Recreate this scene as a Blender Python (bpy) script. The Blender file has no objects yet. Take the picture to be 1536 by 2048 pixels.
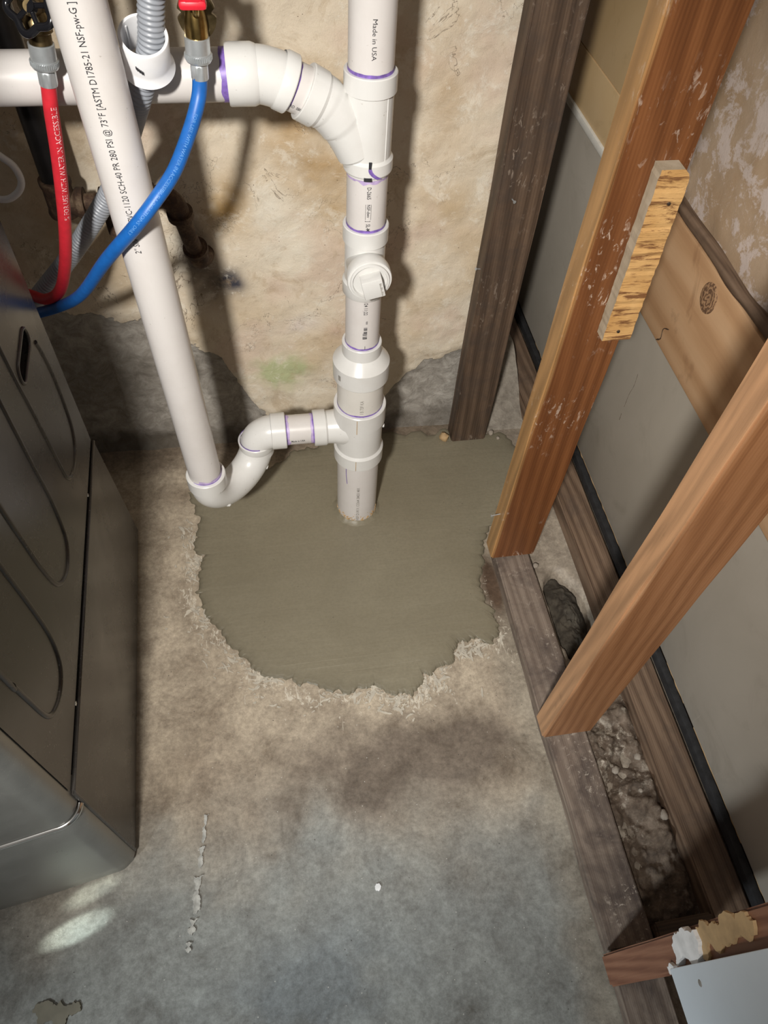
import bpy, bmesh, math, random
from mathutils import Vector, Matrix, noise
from mathutils.geometry import tessellate_polygon

random.seed(7)
scene = bpy.context.scene
COL = scene.collection
V = Vector

# ------------------------------------------------------------------ camera
cam_d = bpy.data.cameras.new('camera')
cam_d.sensor_fit = 'HORIZONTAL'
cam_d.sensor_width = 36.0
cam_d.lens = 36.0 * 1450.95 / 1536.0
cam_d.clip_start = 0.02
cam = bpy.data.objects.new('camera', cam_d)
COL.objects.link(cam)
pitch, yaw, roll = 0.9404020, 0.2255797, 0.0857647
fw = V((math.sin(yaw)*math.cos(pitch), math.cos(yaw)*math.cos(pitch), -math.sin(pitch)))
rt = V((math.cos(yaw), -math.sin(yaw), 0))
up = rt.cross(fw)
r2 = rt*math.cos(roll) + up*math.sin(roll)
u2 = up*math.cos(roll) - rt*math.sin(roll)
CAM = V((-0.1619131, -0.9995220, 1.3771725))
cam.matrix_world = Matrix(((r2.x, u2.x, -fw.x, CAM.x), (r2.y, u2.y, -fw.y, CAM.y), (r2.z, u2.z, -fw.z, CAM.z), (0, 0, 0, 1)))
scene.camera = cam

# ------------------------------------------------------------------ world, lights, exposure
world = bpy.data.worlds.new('world')
scene.world = world
world.use_nodes = True
world.node_tree.nodes['Background'].inputs[0].default_value = (1.0, 0.93, 0.86, 1)
world.node_tree.nodes['Background'].inputs[1].default_value = 0.22
scene.view_settings.view_transform = 'Standard'
scene.view_settings.look = 'None'
scene.view_settings.exposure = 0.0
scene.view_settings.gamma = 1.0
scene.view_settings.use_curve_mapping = False


def spot(name, loc, aim, watts, col, deg, blend, size):
    d = bpy.data.lights.new(name, 'SPOT')
    d.energy = watts
    d.color = col
    d.spot_size = math.radians(deg)
    d.spot_blend = blend
    d.shadow_soft_size = size
    o = bpy.data.objects.new(name, d)
    COL.objects.link(o)
    o.location = loc
    o.rotation_euler = (V(aim) - V(loc)).to_track_quat('-Z', 'Y').to_euler()
    return o


spot('basement_lamp_light', (-0.490, -1.47, 1.78), (0.0, 0.06, 0.28), 185, (1.0, 0.96, 0.90), 64, 0.9, 0.052)
spot('adjoining_room_light', (-1.30, -1.95, 1.15), (-0.24, -1.20, 0.05), 125, (0.90, 0.97, 1.0), 46, 1.0, 0.08)
spot('added_floor_spot', (-1.60, -1.12, 0.36), (-0.565, -0.79, 0.0), 230, (0.85, 1.0, 0.95), 2.1, 0.7, 0.004)  # added unseen spot that makes a bright ellipse on the floor
spot('added_floor_spot', (-1.60, -1.12, 0.36), (-0.545, -0.738, 0.0), 130, (0.85, 1.0, 0.95), 1.7, 0.9, 0.004)  # second added spot, for the dimmer ellipse beside it


# ------------------------------------------------------------------ node helper
class N:
    def __init__(s, name):
        s.m = bpy.data.materials.new(name)
        s.m.use_nodes = True
        s.t = s.m.node_tree
        s.b = s.t.nodes['Principled BSDF']
        s.tc = s.t.nodes.new('ShaderNodeTexCoord')

    def _set(s, sock, v):
        if isinstance(v, bpy.types.NodeSocket):
            s.t.links.new(v, sock)
        elif v is not None:
            if isinstance(v, (tuple, list)) and len(v) == 3 and sock.type == 'RGBA':
                v = (*v, 1)
            sock.default_value = v

    def co(s, scale=(1, 1, 1), rot=(0, 0, 0), loc=(0, 0, 0), src='Object'):
        n = s.t.nodes.new('ShaderNodeMapping')
        s.t.links.new(s.tc.outputs[src], n.inputs[0])
        n.inputs['Scale'].default_value = scale
        n.inputs['Rotation'].default_value = rot
        n.inputs['Location'].default_value = loc
        return n.outputs[0]

    def noise(s, scale, detail=4, rough=0.55, dist=0.0, vec=None):
        n = s.t.nodes.new('ShaderNodeTexNoise')
        n.inputs['Scale'].default_value = scale
        n.inputs['Detail'].default_value = detail
        n.inputs['Roughness'].default_value = rough
        n.inputs['Distortion'].default_value = dist
        s.t.links.new(vec if vec is not None else s.tc.outputs['Object'], n.inputs['Vector'])
        return n.outputs[0]

    def voro(s, scale, feat='F1', vec=None, rnd=1.0):
        n = s.t.nodes.new('ShaderNodeTexVoronoi')
        n.feature = feat
        n.inputs['Scale'].default_value = scale
        n.inputs['Randomness'].default_value = rnd
        s.t.links.new(vec if vec is not None else s.tc.outputs['Object'], n.inputs['Vector'])
        return n.outputs[0]

    def wave(s, scale, dist=3, detail=2, vec=None, kind='BANDS', dscale=1.0, direction='X'):
        n = s.t.nodes.new('ShaderNodeTexWave')
        n.wave_type = kind
        if kind == 'BANDS':
            n.bands_direction = direction
        else:
            n.rings_direction = direction
        n.inputs['Scale'].default_value = scale
        n.inputs['Distortion'].default_value = dist
        n.inputs['Detail'].default_value = detail
        n.inputs['Detail Scale'].default_value = dscale
        s.t.links.new(vec if vec is not None else s.tc.outputs['Object'], n.inputs['Vector'])
        return n.outputs['Fac']

    def ramp(s, fac, stops, interp='LINEAR'):
        n = s.t.nodes.new('ShaderNodeValToRGB')
        n.color_ramp.interpolation = interp
        e = n.color_ramp.elements
        while len(e) < len(stops):
            e.new(0.5)
        for k, (p, c) in enumerate(stops):
            e[k].position = p
            if not isinstance(c, (tuple, list)):
                c = (c, c, c)
            e[k].color = (*c, 1)
        s._set(n.inputs[0], fac)
        return n.outputs[0]

    def mix(s, fac, a, b, mode='MIX'):
        n = s.t.nodes.new('ShaderNodeMix')
        n.data_type = 'RGBA'
        n.blend_type = mode
        s._set(n.inputs[0], fac)
        s._set(n.inputs[6], a)
        s._set(n.inputs[7], b)
        return n.outputs[2]

    def math(s, op, a, b=None, clamp=False):
        n = s.t.nodes.new('ShaderNodeMath')
        n.operation = op
        n.use_clamp = clamp
        s._set(n.inputs[0], a)
        s._set(n.inputs[1], b)
        return n.outputs[0]

    def attr(s, name, fac=False):
        n = s.t.nodes.new('ShaderNodeAttribute')
        n.attribute_name = name
        return n.outputs['Fac' if fac else 'Color']

    def out(s, color=None, rough=None, metal=None, height=None, hstr=0.5, hdist=0.002, spec=None, coat=None):
        s._set(s.b.inputs['Base Color'], color)
        s._set(s.b.inputs['Roughness'], rough)
        s._set(s.b.inputs['Metallic'], metal)
        s._set(s.b.inputs['Specular IOR Level'], spec)
        s._set(s.b.inputs['Coat Weight'], coat)
        if height is not None:
            n = s.t.nodes.new('ShaderNodeBump')
            n.inputs['Strength'].default_value = hstr
            n.inputs['Distance'].default_value = hdist
            s._set(n.inputs['Height'], height)
            s.t.links.new(n.outputs[0], s.b.inputs['Normal'])
        return s.m


def simple(name, c, rough=0.5, metal=0.0, var=0.12, scale=60, bump=0.0):
    n = N(name)
    f = n.noise(scale, 4)
    dark = tuple(x*(1-var*2) for x in c)
    col = n.ramp(f, [(0.3, dark), (0.65, c)])
    return n.out(col, rough, metal, f if bump else None, bump, 0.002)


def mat_pvc(name, c, dirt, rough):
    n = N(name)
    a = n.noise(14, 5, 0.65)
    st = n.noise(40, 5, 0.7, 0.3, n.co((6, 6, 0.7)))
    fleck = n.noise(160, 3, 0.6)
    col = n.mix(n.ramp(a, [(0.42, 0.0), (0.75, 0.35)]), c, dirt)
    col = n.mix(n.ramp(st, [(0.60, 0.0), (0.75, 0.22)]), col, dirt)
    col = n.mix(n.ramp(fleck, [(0.70, 0.0), (0.76, 0.5)]), col, (0.30, 0.26, 0.22))
    return n.out(col, rough, 0.0, fleck, 0.04, 0.001)


M = {}
M['pvc'] = mat_pvc('pvc_pipe', (0.665, 0.635, 0.615), (0.53, 0.485, 0.45), 0.34)
M['fit'] = mat_pvc('pvc_fitting', (0.69, 0.685, 0.665), (0.57, 0.55, 0.515), 0.26)
M['white'] = simple('white_plastic', (0.85, 0.85, 0.86), 0.28, 0, 0.02)
M['grey_pvc'] = mat_pvc('pvc_pipe_greyish', (0.70, 0.675, 0.63), (0.5, 0.47, 0.42), 0.38)
M['purple'] = simple('purple_primer', (0.25, 0.15, 0.52), 0.4, 0, 0.25, 120)
M['lilac'] = simple('lilac_primer_wash', (0.55, 0.43, 0.70), 0.4, 0, 0.15, 120)
M['ink'] = simple('black_print', (0.03, 0.03, 0.035), 0.5, 0, 0.1)
M['ink_faint'] = simple('faded_print', (0.33, 0.31, 0.28), 0.5, 0, 0.2)
M['ink_white'] = simple('white_print', (0.85, 0.60, 0.60), 0.5, 0, 0.1)
M['ink_bluewhite'] = simple('pale_blue_print', (0.10, 0.28, 0.62), 0.5, 0, 0.1)
M['red'] = simple('red_rubber', (0.62, 0.025, 0.04), 0.42, 0, 0.08, 90)
M['blue'] = simple('blue_rubber', (0.012, 0.13, 0.47), 0.42, 0, 0.10, 90)
M['zinc'] = simple('zinc_plated_steel', (0.66, 0.70, 0.72), 0.36, 0.7, 0.10)
M['brass'] = simple('brass', (0.48, 0.33, 0.12), 0.28, 1.0, 0.25, 70)
M['oldbrass'] = simple('tarnished_brass', (0.30, 0.22, 0.11), 0.35, 1.0, 0.3, 60)
M['black_iron'] = simple('black_painted_iron', (0.012, 0.011, 0.011), 0.35, 0.0, 0.3, 40)
M['grey_hose'] = simple('grey_plastic_hose', (0.30, 0.32, 0.355), 0.4, 0, 0.06)
M['gloss_black'] = simple('glossy_black_enamel', (0.01, 0.01, 0.012), 0.15, 0, 0.1)
M['redplastic'] = simple('red_vinyl', (0.72, 0.02, 0.04), 0.35, 0, 0.06)
M['chrome'] = simple('chrome_trim', (0.72, 0.72, 0.70), 0.15, 1.0, 0.05)
M['black_gap'] = simple('black_rubber', (0.008, 0.008, 0.008), 0.6, 0, 0.1)
M['steel'] = simple('nail_steel', (0.25, 0.23, 0.21), 0.4, 1.0, 0.2)
M['white_gypsum'] = simple('gypsum_core', (0.80, 0.80, 0.80), 0.8, 0, 0.12, 40, 0.5)
M['kraft'] = simple('kraft_paper', (0.50, 0.34, 0.175), 0.75, 0, 0.14, 50, 0.2)
M['caulk'] = simple('white_joint_strip', (0.80, 0.78, 0.71), 0.6, 0, 0.06, 60, 0.2)
M['felt'] = simple('black_felt', (0.022, 0.022, 0.024), 0.8, 0, 0.3, 60, 0.6)


def mat_rust():
    n = N('rusty_galvanised_iron')
    f = n.noise(45, 6, 0.7)
    col = n.ramp(f, [(0.3, (0.015, 0.008, 0.005)), (0.5, (0.055, 0.027, 0.014)), (0.70, (0.16, 0.11, 0.065))])
    return n.out(col, 0.8, 0.0, f, 0.9, 0.003)


M['rust'] = mat_rust()


def mat_washer():
    n = N('dark_grey_painted_steel')
    sp = n.noise(260, 2, 0.5)
    clus = n.noise(9, 4, 0.7)
    big = n.noise(5, 5, 0.65, 0.4)
    col = n.ramp(big, [(0.35, (0.052, 0.047, 0.043)), (0.7, (0.085, 0.078, 0.070))])
    speck = n.math('MULTIPLY', n.ramp(sp, [(0.66, 0.0), (0.70, 1.0)]), n.ramp(clus, [(0.50, 0.0), (0.66, 0.8)]))
    col = n.mix(speck, col, (0.42, 0.40, 0.36))
    rough = n.ramp(big, [(0.3, 0.20), (0.75, 0.36)])
    return n.out(col, rough, 0.35, n.noise(24, 3), 0.06, 0.002)


M['washer'] = mat_washer()


def mat_silver():
    n = N('graphite_front_panel')
    sp = n.noise(480, 2, 0.5)
    big = n.noise(12, 6, 0.7)
    col = n.ramp(big, [(0.3, (0.27, 0.27, 0.255)), (0.7, (0.36, 0.36, 0.345))])
    col = n.mix(n.ramp(sp, [(0.68, 0.0), (0.74, 0.4)]), col, (0.65, 0.63, 0.58))
    return n.out(col, n.ramp(big, [(0.3, 0.26), (0.7, 0.42)]), 0.75)


M['silver'] = mat_silver()


def mat_wood(name, dark, mid, light, ring=9.0, grime=None, grime_amt=(0.55, 0.8), rough=0.6, spots=None, axis='Z', bump=0.35, left_tone=None):
    """grain runs along the local length axis"""
    n = N(name)
    sc = {'Z': (1, 1, 0.07), 'Y': (1, 0.07, 1), 'X': (0.07, 1, 1)}[axis]
    v = n.co(sc)
    w = n.wave(ring*2.6, 7.0, 4, v, 'BANDS', 0.9, 'DIAGONAL')
    w2 = n.wave(ring*7, 9.0, 3, v, 'BANDS', 0.6, 'X' if axis != 'X' else 'Y')
    fine = n.noise(260, 6, 0.75, 0.2, n.co(tuple(0.03 if k < 0.5 else 1.0 for k in sc)))
    big = n.noise(6, 4, 0.6, 0.5, n.co(tuple(0.3 if k < 0.5 else 1.0 for k in sc)))
    f = n.math('ADD', n.math('ADD', n.math('MULTIPLY', w, 0.30), n.math('MULTIPLY', w2, 0.12)), n.math('MULTIPLY', fine, 0.58))
    col = n.ramp(f, [(0.26, dark), (0.48, mid), (0.74, light)])
    col = n.mix(n.ramp(big, [(0.35, 0.5), (0.7, 0.0)]), col, dark)
    if left_tone:  # shifts the low-x face of the timber to this paler tone
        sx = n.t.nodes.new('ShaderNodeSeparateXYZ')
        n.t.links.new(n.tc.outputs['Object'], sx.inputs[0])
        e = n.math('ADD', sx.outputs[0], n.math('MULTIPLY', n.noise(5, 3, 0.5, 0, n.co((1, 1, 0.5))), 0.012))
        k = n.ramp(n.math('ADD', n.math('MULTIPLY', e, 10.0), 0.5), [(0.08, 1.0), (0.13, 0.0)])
        col = n.mix(k, col, n.mix(1.0, n.ramp(f, [(0.26, 0.72), (0.74, 1.15)]), left_tone, 'MULTIPLY'))
    if grime:
        g = n.noise(11, 6, 0.7, 0.4)
        col = n.mix(n.ramp(g, [(grime_amt[0], 0.0), (grime_amt[1], 0.85)]), col, grime)
    if spots:
        sp = n.noise(75, 4, 0.7, 0.6, n.co((1.5, 1.5, 0.6)))
        cl = n.noise(5, 4, 0.6)
        m = n.math('MULTIPLY', n.ramp(sp, [(0.58, 0.0), (0.66, 0.9)]), n.ramp(cl, [(0.50, 0.0), (0.62, 1.0)]))
        col = n.mix(m, col, spots)
    return n.out(col, rough, 0.0, f, bump, 0.0015)


M['wood_mid'] = mat_wood('red_brown_fir', (0.115, 0.040, 0.013), (0.175, 0.064, 0.021), (0.25, 0.098, 0.034), 9, None, left_tone=(0.42, 0.235, 0.095), spots=(0.62, 0.50, 0.40), rough=0.42, bump=0.15)
M['wood_near'] = mat_wood('orange_fir', (0.19, 0.080, 0.032), (0.275, 0.125, 0.052), (0.36, 0.175, 0.08), 11, (0.12, 0.06, 0.03), (0.6, 0.85), left_tone=(0.45, 0.25, 0.13), rough=0.5, bump=0.15)
M['wood_dark'] = mat_wood('weathered_dark_timber', (0.050, 0.030, 0.018), (0.105, 0.066, 0.042), (0.175, 0.115, 0.075), 8, (0.045, 0.035, 0.030), (0.45, 0.75), spots=(0.30, 0.24, 0.19))
M['wood_sole'] = mat_wood('dusty_floor_plate', (0.135, 0.100, 0.078), (0.20, 0.155, 0.122), (0.28, 0.225, 0.18), 12, (0.055, 0.040, 0.035), (0.45, 0.66), axis='Y', spots=(0.42, 0.36, 0.30))
M['wood_ledger'] = mat_wood('brown_plate', (0.085, 0.052, 0.033), (0.185, 0.120, 0.078), (0.27, 0.185, 0.125), 10, (0.07, 0.05, 0.04), (0.5, 0.8), axis='Y')
M['wood_end'] = mat_wood('red_brown_grain', (0.15, 0.060, 0.033), (0.26, 0.120, 0.068), (0.36, 0.185, 0.11), 16, None, rough=0.55)
M['wood_block'] = mat_wood('dark_block', (0.03, 0.017, 0.01), (0.075, 0.044, 0.025), (0.13, 0.078, 0.043), 9, None, axis='X')


def mat_board():
    n = N('pine_board')
    v = n.co((1, 0.16, 1))
    w = n.wave(5, 7, 3, v, 'BANDS', 1.2, 'Z')
    fine = n.noise(120, 5, 0.7, 0.2, n.co((1, 0.08, 1)))
    blot = n.noise(7, 5, 0.65, 0.8)
    f = n.math('ADD', n.math('MULTIPLY', w, 0.5), n.math('MULTIPLY', fine, 0.5))
    col = n.ramp(f, [(0.15, (0.52, 0.30, 0.155)), (0.5, (0.63, 0.39, 0.215)), (0.85, (0.70, 0.46, 0.27))])
    col = n.mix(n.ramp(blot, [(0.58, 0.0), (0.75, 0.75)]), col, (0.22, 0.10, 0.045))
    return n.out(col, 0.55, 0, f, 0.2, 0.001)


M['board'] = mat_board()


def mat_knot():
    n = N('dark_knot')
    r = n.wave(42, 9.0, 4, n.co((1, 1.0, 0.7)), 'RINGS', 3.5, 'X')
    col = n.ramp(r, [(0.15, (0.14, 0.075, 0.042)), (0.85, (0.40, 0.24, 0.13))])
    return n.out(col, 0.6, 0, r, 0.3, 0.001)


M['knot'] = mat_knot()


def mat_ply():
    n = N('plywood_end_grain')
    st = n.noise(70, 5, 0.75, 0.5, n.co((0.22, 1, 1.5)))
    base = n.ramp(n.noise(20, 3), [(0.3, (0.50, 0.27, 0.09)), (0.7, (0.66, 0.40, 0.16))])
    col = n.mix(n.ramp(st, [(0.50, 0.0), (0.60, 0.9)]), base, (0.15, 0.055, 0.018))
    return n.out(col, 0.65, 0, st, 0.9, 0.002)


M['ply'] = mat_ply()


def mat_plyface():
    n = N('plywood_dusty_face')
    f = n.noise(60, 5, 0.6, 0.2, n.co((1, 1, 0.3)))
    col = n.ramp(f, [(0.3, (0.36, 0.29, 0.20)), (0.7, (0.50, 0.42, 0.31))])
    return n.out(col, 0.8, 0, f, 0.5, 0.0015)


M['plyface'] = mat_plyface()


def mat_panel(name, a, b, dirt, scuff=None):
    n = N(name)
    big = n.noise(3.2, 5, 0.6, 0.5)
    f = n.noise(70, 4, 0.6)
    col = n.ramp(big, [(0.3, a), (0.7, b)])
    sm = n.noise(9, 5, 0.7, 1.0)
    col = n.mix(n.ramp(sm, [(0.56, 0.0), (0.78, 0.45)]), col, dirt)
    if scuff:
        sc = n.noise(30, 5, 0.7, 0.2, n.co((1, 0.9, 0.10), (0.5, 0, 0)))
        col = n.mix(n.ramp(sc, [(0.64, 0.0), (0.74, 0.5)]), col, scuff)
    return n.out(col, 0.55, 0, f, 0.12, 0.001)


M['panel'] = mat_panel('grey_beige_sheet', (0.38, 0.345, 0.29), (0.45, 0.41, 0.35), (0.27, 0.235, 0.19), (0.55, 0.51, 0.44))
M['tan_panel'] = mat_panel('tan_painted_board', (0.66, 0.46, 0.23), (0.76, 0.56, 0.32), (0.46, 0.30, 0.14))
M['drywall'] = simple('white_drywall_paper', (0.77, 0.85, 0.93), 0.6, 0, 0.03, 8)


def mat_upper_plaster():
    n = N('worn_pink_plaster')
    big = n.noise(5, 5, 0.65, 0.4)
    fl = n.noise(16, 7, 0.78, 0.3)
    col = n.ramp(big, [(0.35, (0.44, 0.30, 0.18)), (0.65, (0.54, 0.41, 0.29))])
    col = n.mix(n.ramp(fl, [(0.50, 0.0), (0.56, 1.0)]), col, (0.68, 0.575, 0.515))
    return n.out(col, 0.8, 0, fl, 0.5, 0.003)


M['upper_plaster'] = mat_upper_plaster()


def mat_wall():
    n = N('old_limewashed_plaster')
    c = n.attr('tint')
    g = n.attr('cement', True)
    fine = n.noise(48, 9, 0.8, 0.15)
    med = n.noise(14, 8, 0.76, 0.4)
    pits = n.voro(85)
    # limewash: flaking lighter chips and darker exposed skin
    col = n.mix(n.ramp(med, [(0.36, 0.45), (0.46, 0.0)]), c, (0.46, 0.34, 0.21))
    col = n.mix(n.ramp(med, [(0.55, 0.0), (0.63, 0.55)]), col, (0.82, 0.76, 0.65))
    col = n.mix(n.ramp(fine, [(0.30, 0.45), (0.43, 0.0)]), col, (0.40, 0.31, 0.21))
    col = n.mix(n.ramp(fine, [(0.58, 0.0), (0.66, 0.6)]), col, (0.83, 0.78, 0.69))
    pitm = n.math('MULTIPLY', n.ramp(pits, [(0.06, 1.0), (0.10, 0.0)]), n.ramp(n.noise(22, 3), [(0.56, 0.0), (0.62, 0.9)]))
    col = n.mix(pitm, col, (0.16, 0.11, 0.07))
    cn = n.noise(5.5, 6, 0.62, 1.2)
    ck = n.math('ABSOLUTE', n.math('SUBTRACT', cn, 0.5))
    ckm = n.math('MULTIPLY', n.ramp(ck, [(0.0012, 1.0), (0.003, 0.0)]), n.ramp(n.noise(7, 3), [(0.50, 0.0), (0.60, 0.8)]))
    col = n.mix(ckm, col, (0.13, 0.09, 0.06))
    # cement render at the foot
    cs = n.noise(28, 8, 0.75, 0.6)
    cem = n.ramp(cs, [(0.28, (0.19, 0.172, 0.145)), (0.5, (0.38, 0.35, 0.31)), (0.72, (0.58, 0.55, 0.50))])
    cem = n.mix(n.attr('damp', True), cem, (0.075, 0.060, 0.042))
    thr = n.math('ADD', g, n.math('MULTIPLY', n.math('SUBTRACT', n.noise(26, 6, 0.7), 0.5), 0.55))
    msk = n.ramp(thr, [(0.49, 0.0), (0.52, 1.0)])
    col = n.mix(msk, col, cem)
    h = n.math('ADD', n.math('MULTIPLY', fine, 0.6), n.math('MULTIPLY', med, 0.8))
    h = n.math('ADD', h, n.math('MULTIPLY', msk, n.math('MULTIPLY', n.math('SUBTRACT', cs, 0.8), 1.2)))
    return n.out(col, 0.85, 0, h, 0.75, 0.005, spec=0.2)


M['wall'] = mat_wall()


def mat_floor():
    n = N('stained_concrete_slab')
    c = n.attr('tint')
    sm = n.attr('smear', True)
    fine = n.noise(90, 9, 0.85)
    med = n.noise(12, 10, 0.78, 0.3)
    mul = n.ramp(med, [(0.27, (0.45, 0.41, 0.38)), (0.48, (0.95, 0.95, 0.95)), (0.72, (1.45, 1.47, 1.47))])
    col = n.mix(1.0, c, mul, 'MULTIPLY')
    col = n.mix(1.0, col, n.ramp(fine, [(0.3, (0.58, 0.57, 0.56)), (0.7, (1.38, 1.38, 1.38))]), 'MULTIPLY')
    # dried cement smears, dragged by the trowel
    s1 = n.noise(52, 5, 0.65, 1.6, n.co((1.0, 1.0, 1), (0, 0, 0.9)))
    s2 = n.noise(44, 5, 0.7, 1.2, n.co((2.4, 0.55, 1), (0, 0, -0.8)))
    sa = n.math('MAXIMUM', s1, s2)
    k = n.math('ADD', sa, n.math('MULTIPLY', sm, 0.27))
    col = n.mix(n.ramp(k, [(0.775, 0.0), (0.82, 0.85)]), col, (0.58, 0.53, 0.44))
    # grit
    gm = n.voro(55)
    col = n.mix(n.ramp(gm, [(0.035, 0.7), (0.06, 0.0)]), col, (0.55, 0.53, 0.48))
    gd = n.voro(38, vec=n.co((1, 1, 1), (0, 0, 0.5), (3, 1, 0)))
    col = n.mix(n.ramp(gd, [(0.03, 0.8), (0.05, 0.0)]), col, (0.05, 0.045, 0.04))
    return n.out(col, n.ramp(med, [(0.3, 0.42), (0.7, 0.7)]), 0, n.math('ADD', fine, n.math('MULTIPLY', k, 0.3)), 0.3, 0.0025, spec=0.35)


M['floor'] = mat_floor()


def mat_patch():
    n = N('fresh_wet_concrete')
    big = n.noise(4.5, 5, 0.6, 0.5)
    rip = n.noise(30, 5, 0.6, 0.4, n.co((0.22, 1.6, 1), (0, 0, 0.12)))
    fine = n.noise(170, 4, 0.6)
    pin = n.voro(34)
    col = n.ramp(big, [(0.3, (0.195, 0.172, 0.120)), (0.7, (0.240, 0.214, 0.152))])
    col = n.mix(n.ramp(fine, [(0.35, 0.25), (0.6, 0.0)]), col, (0.145, 0.126, 0.086))
    col = n.mix(n.ramp(pin, [(0.022, 0.9), (0.035, 0.0)]), col, (0.035, 0.028, 0.018))
    e = n.attr('edge', True)
    col = n.mix(n.math('MULTIPLY', e, 0.6), col, (0.085, 0.072, 0.048))
    h = n.math('ADD', n.math('MULTIPLY', rip, 1.0), n.math('MULTIPLY', fine, 0.28))
    return n.out(col, n.ramp(rip, [(0.3, 0.34), (0.7, 0.5)]), 0, h, 0.32, 0.0028, spec=0.5)


M['patch'] = mat_patch()


def mat_dirt(name, dark, mid, light, white):
    n = N(name)
    f = n.noise(38, 8, 0.75, 0.2)
    w = n.noise(9, 5, 0.65)
    col = n.ramp(f, [(0.3, dark), (0.5, mid), (0.7, light)])
    if white:
        m = n.math('MULTIPLY', n.ramp(n.noise(26, 7, 0.75), [(0.5, 0.0), (0.58, 1.0)]), n.ramp(w, [(0.48, 0.0), (0.6, 1.0)]))
        col = n.mix(m, col, white)
    return n.out(col, 0.85, 0, f, 0.9, 0.005)


M['dirt'] = mat_dirt('damp_rubble_dirt', (0.04, 0.027, 0.019), (0.13, 0.095, 0.068), (0.24, 0.185, 0.14), (0.50, 0.44, 0.36))
M['mortar'] = mat_dirt('wet_mortar', (0.022, 0.017, 0.012), (0.055, 0.045, 0.032), (0.09, 0.075, 0.054), None)
M['cement_lt'] = mat_dirt('pale_cement', (0.17, 0.145, 0.115), (0.29, 0.255, 0.21), (0.40, 0.36, 0.30), None)
M['smear'] = simple('dried_cement_film', (0.50, 0.455, 0.375), 0.85, 0, 0.16, 60, 0.3)
M['paint'] = simple('worn_pale_paint', (0.47, 0.46, 0.42), 0.8, 0, 0.25, 90, 0.3)
M['splat'] = simple('damp_cement_film', (0.17, 0.155, 0.115), 0.5, 0, 0.12, 50, 0.2)
M['crumb'] = simple('pale_rubble', (0.36, 0.31, 0.255), 0.9, 0, 0.2, 80, 0.8)


# ------------------------------------------------------------------ mesh helpers
def link(name, verts, faces, mat, parent=None, smooth=True, angle=35, mats=None, fm=None):
    me = bpy.data.meshes.new(name)
    me.from_pydata([tuple(v) for v in verts], [], faces)
    bm = bmesh.new()
    bm.from_mesh(me)
    bmesh.ops.recalc_face_normals(bm, faces=bm.faces)
    bm.to_mesh(me)
    bm.free()
    for mm in (mats or [mat]):
        me.materials.append(mm)
    if fm:
        me.polygons.foreach_set('material_index', fm)
    if smooth:
        me.polygons.foreach_set('use_smooth', [True]*len(me.polygons))
        me.set_sharp_from_angle(angle=math.radians(angle))
    o = bpy.data.objects.new(name, me)
    COL.objects.link(o)
    if parent is not None:
        o.parent = parent
    return o


class G:
    """collects shapes into one mesh"""
    def __init__(s):
        s.v = []
        s.f = []

    def add(s, v, f):
        k = len(s.v)
        s.v += [V(p) for p in v]
        s.f += [tuple(i+k for i in q) for q in f]
        return s

    def tube(s, path, rad, seg=28, cap=True, ref=None):
        P = [V(p) for p in path]
        n = len(P)
        R = rad if isinstance(rad, (list, tuple)) else [rad]*n
        T = []
        for i in range(n):
            a = P[max(i-1, 0)]
            b = P[min(i+1, n-1)]
            d = b-a
            if d.length < 1e-9:
                d = T[-1] if T else V((0, 0, 1))
            T.append(d.normalized())
        t = T[0]
        u = (V(ref) if ref else (V((0, 0, 1)) if abs(t.z) < 0.9 else V((1, 0, 0))))
        u = (u - t*u.dot(t)).normalized()
        vs = []
        for i in range(n):
            t = T[i]
            u = (u - t*u.dot(t)).normalized()
            w = t.cross(u)
            for k in range(seg):
                a = 2*math.pi*k/seg
                vs.append(P[i] + (u*math.cos(a)+w*math.sin(a))*R[i])
        fs = []
        for i in range(n-1):
            for k in range(seg):
                k2 = (k+1) % seg
                fs.append((i*seg+k, i*seg+k2, (i+1)*seg+k2, (i+1)*seg+k))
        if cap:
            fs.append(tuple(range(seg)))
            fs.append(tuple((n-1)*seg+k for k in range(seg)))
        return s.add(vs, fs)

    def lathe(s, prof, org=(0, 0, 0), axis=(0, 0, 1), seg=48):
        """prof: (distance along axis, radius)"""
        o = V(org)
        a = V(axis).normalized()
        return s.tube([o+a*p for p, _ in prof], [r for _, r in prof], seg) if False else s._lathe(prof, o, a, seg)

    def _lathe(s, prof, o, a, seg):
        u = V((0, 0, 1)) if abs(a.z) < 0.9 else V((1, 0, 0))
        u = (u-a*u.dot(a)).normalized()
        w = a.cross(u)
        vs = []
        fs = []
        for d, r in prof:
            for k in range(seg):
                t = 2*math.pi*k/seg
                vs.append(o+a*d+(u*math.cos(t)+w*math.sin(t))*r)
        for i in range(len(prof)-1):
            for k in range(seg):
                k2 = (k+1) % seg
                fs.append((i*seg+k, i*seg+k2, (i+1)*seg+k2, (i+1)*seg+k))
        return s.add(vs, fs)

    def box(s, lo, hi, bev=0.0, mtx=None, seg=2):
        bm = bmesh.new()
        bmesh.ops.create_cube(bm, size=1)
        for v in bm.verts:
            v.co = V(((lo[0]+hi[0])/2+v.co.x*(hi[0]-lo[0]), (lo[1]+hi[1])/2+v.co.y*(hi[1]-lo[1]), (lo[2]+hi[2])/2+v.co.z*(hi[2]-lo[2])))
        if bev:
            bmesh.ops.bevel(bm, geom=bm.edges[:], offset=bev, segments=seg, affect='EDGES', profile=0.5)
        bm.verts.index_update()
        vs = [(mtx @ v.co) if mtx else v.co.copy() for v in bm.verts]
        fs = [tuple(v.index for v in f.verts) for f in bm.faces]
        bm.free()
        return s.add(vs, fs)

    def build(s, name, mat, parent=None, smooth=True, angle=35):
        return link(name, s.v, s.f, mat, parent, smooth, angle)


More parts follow.
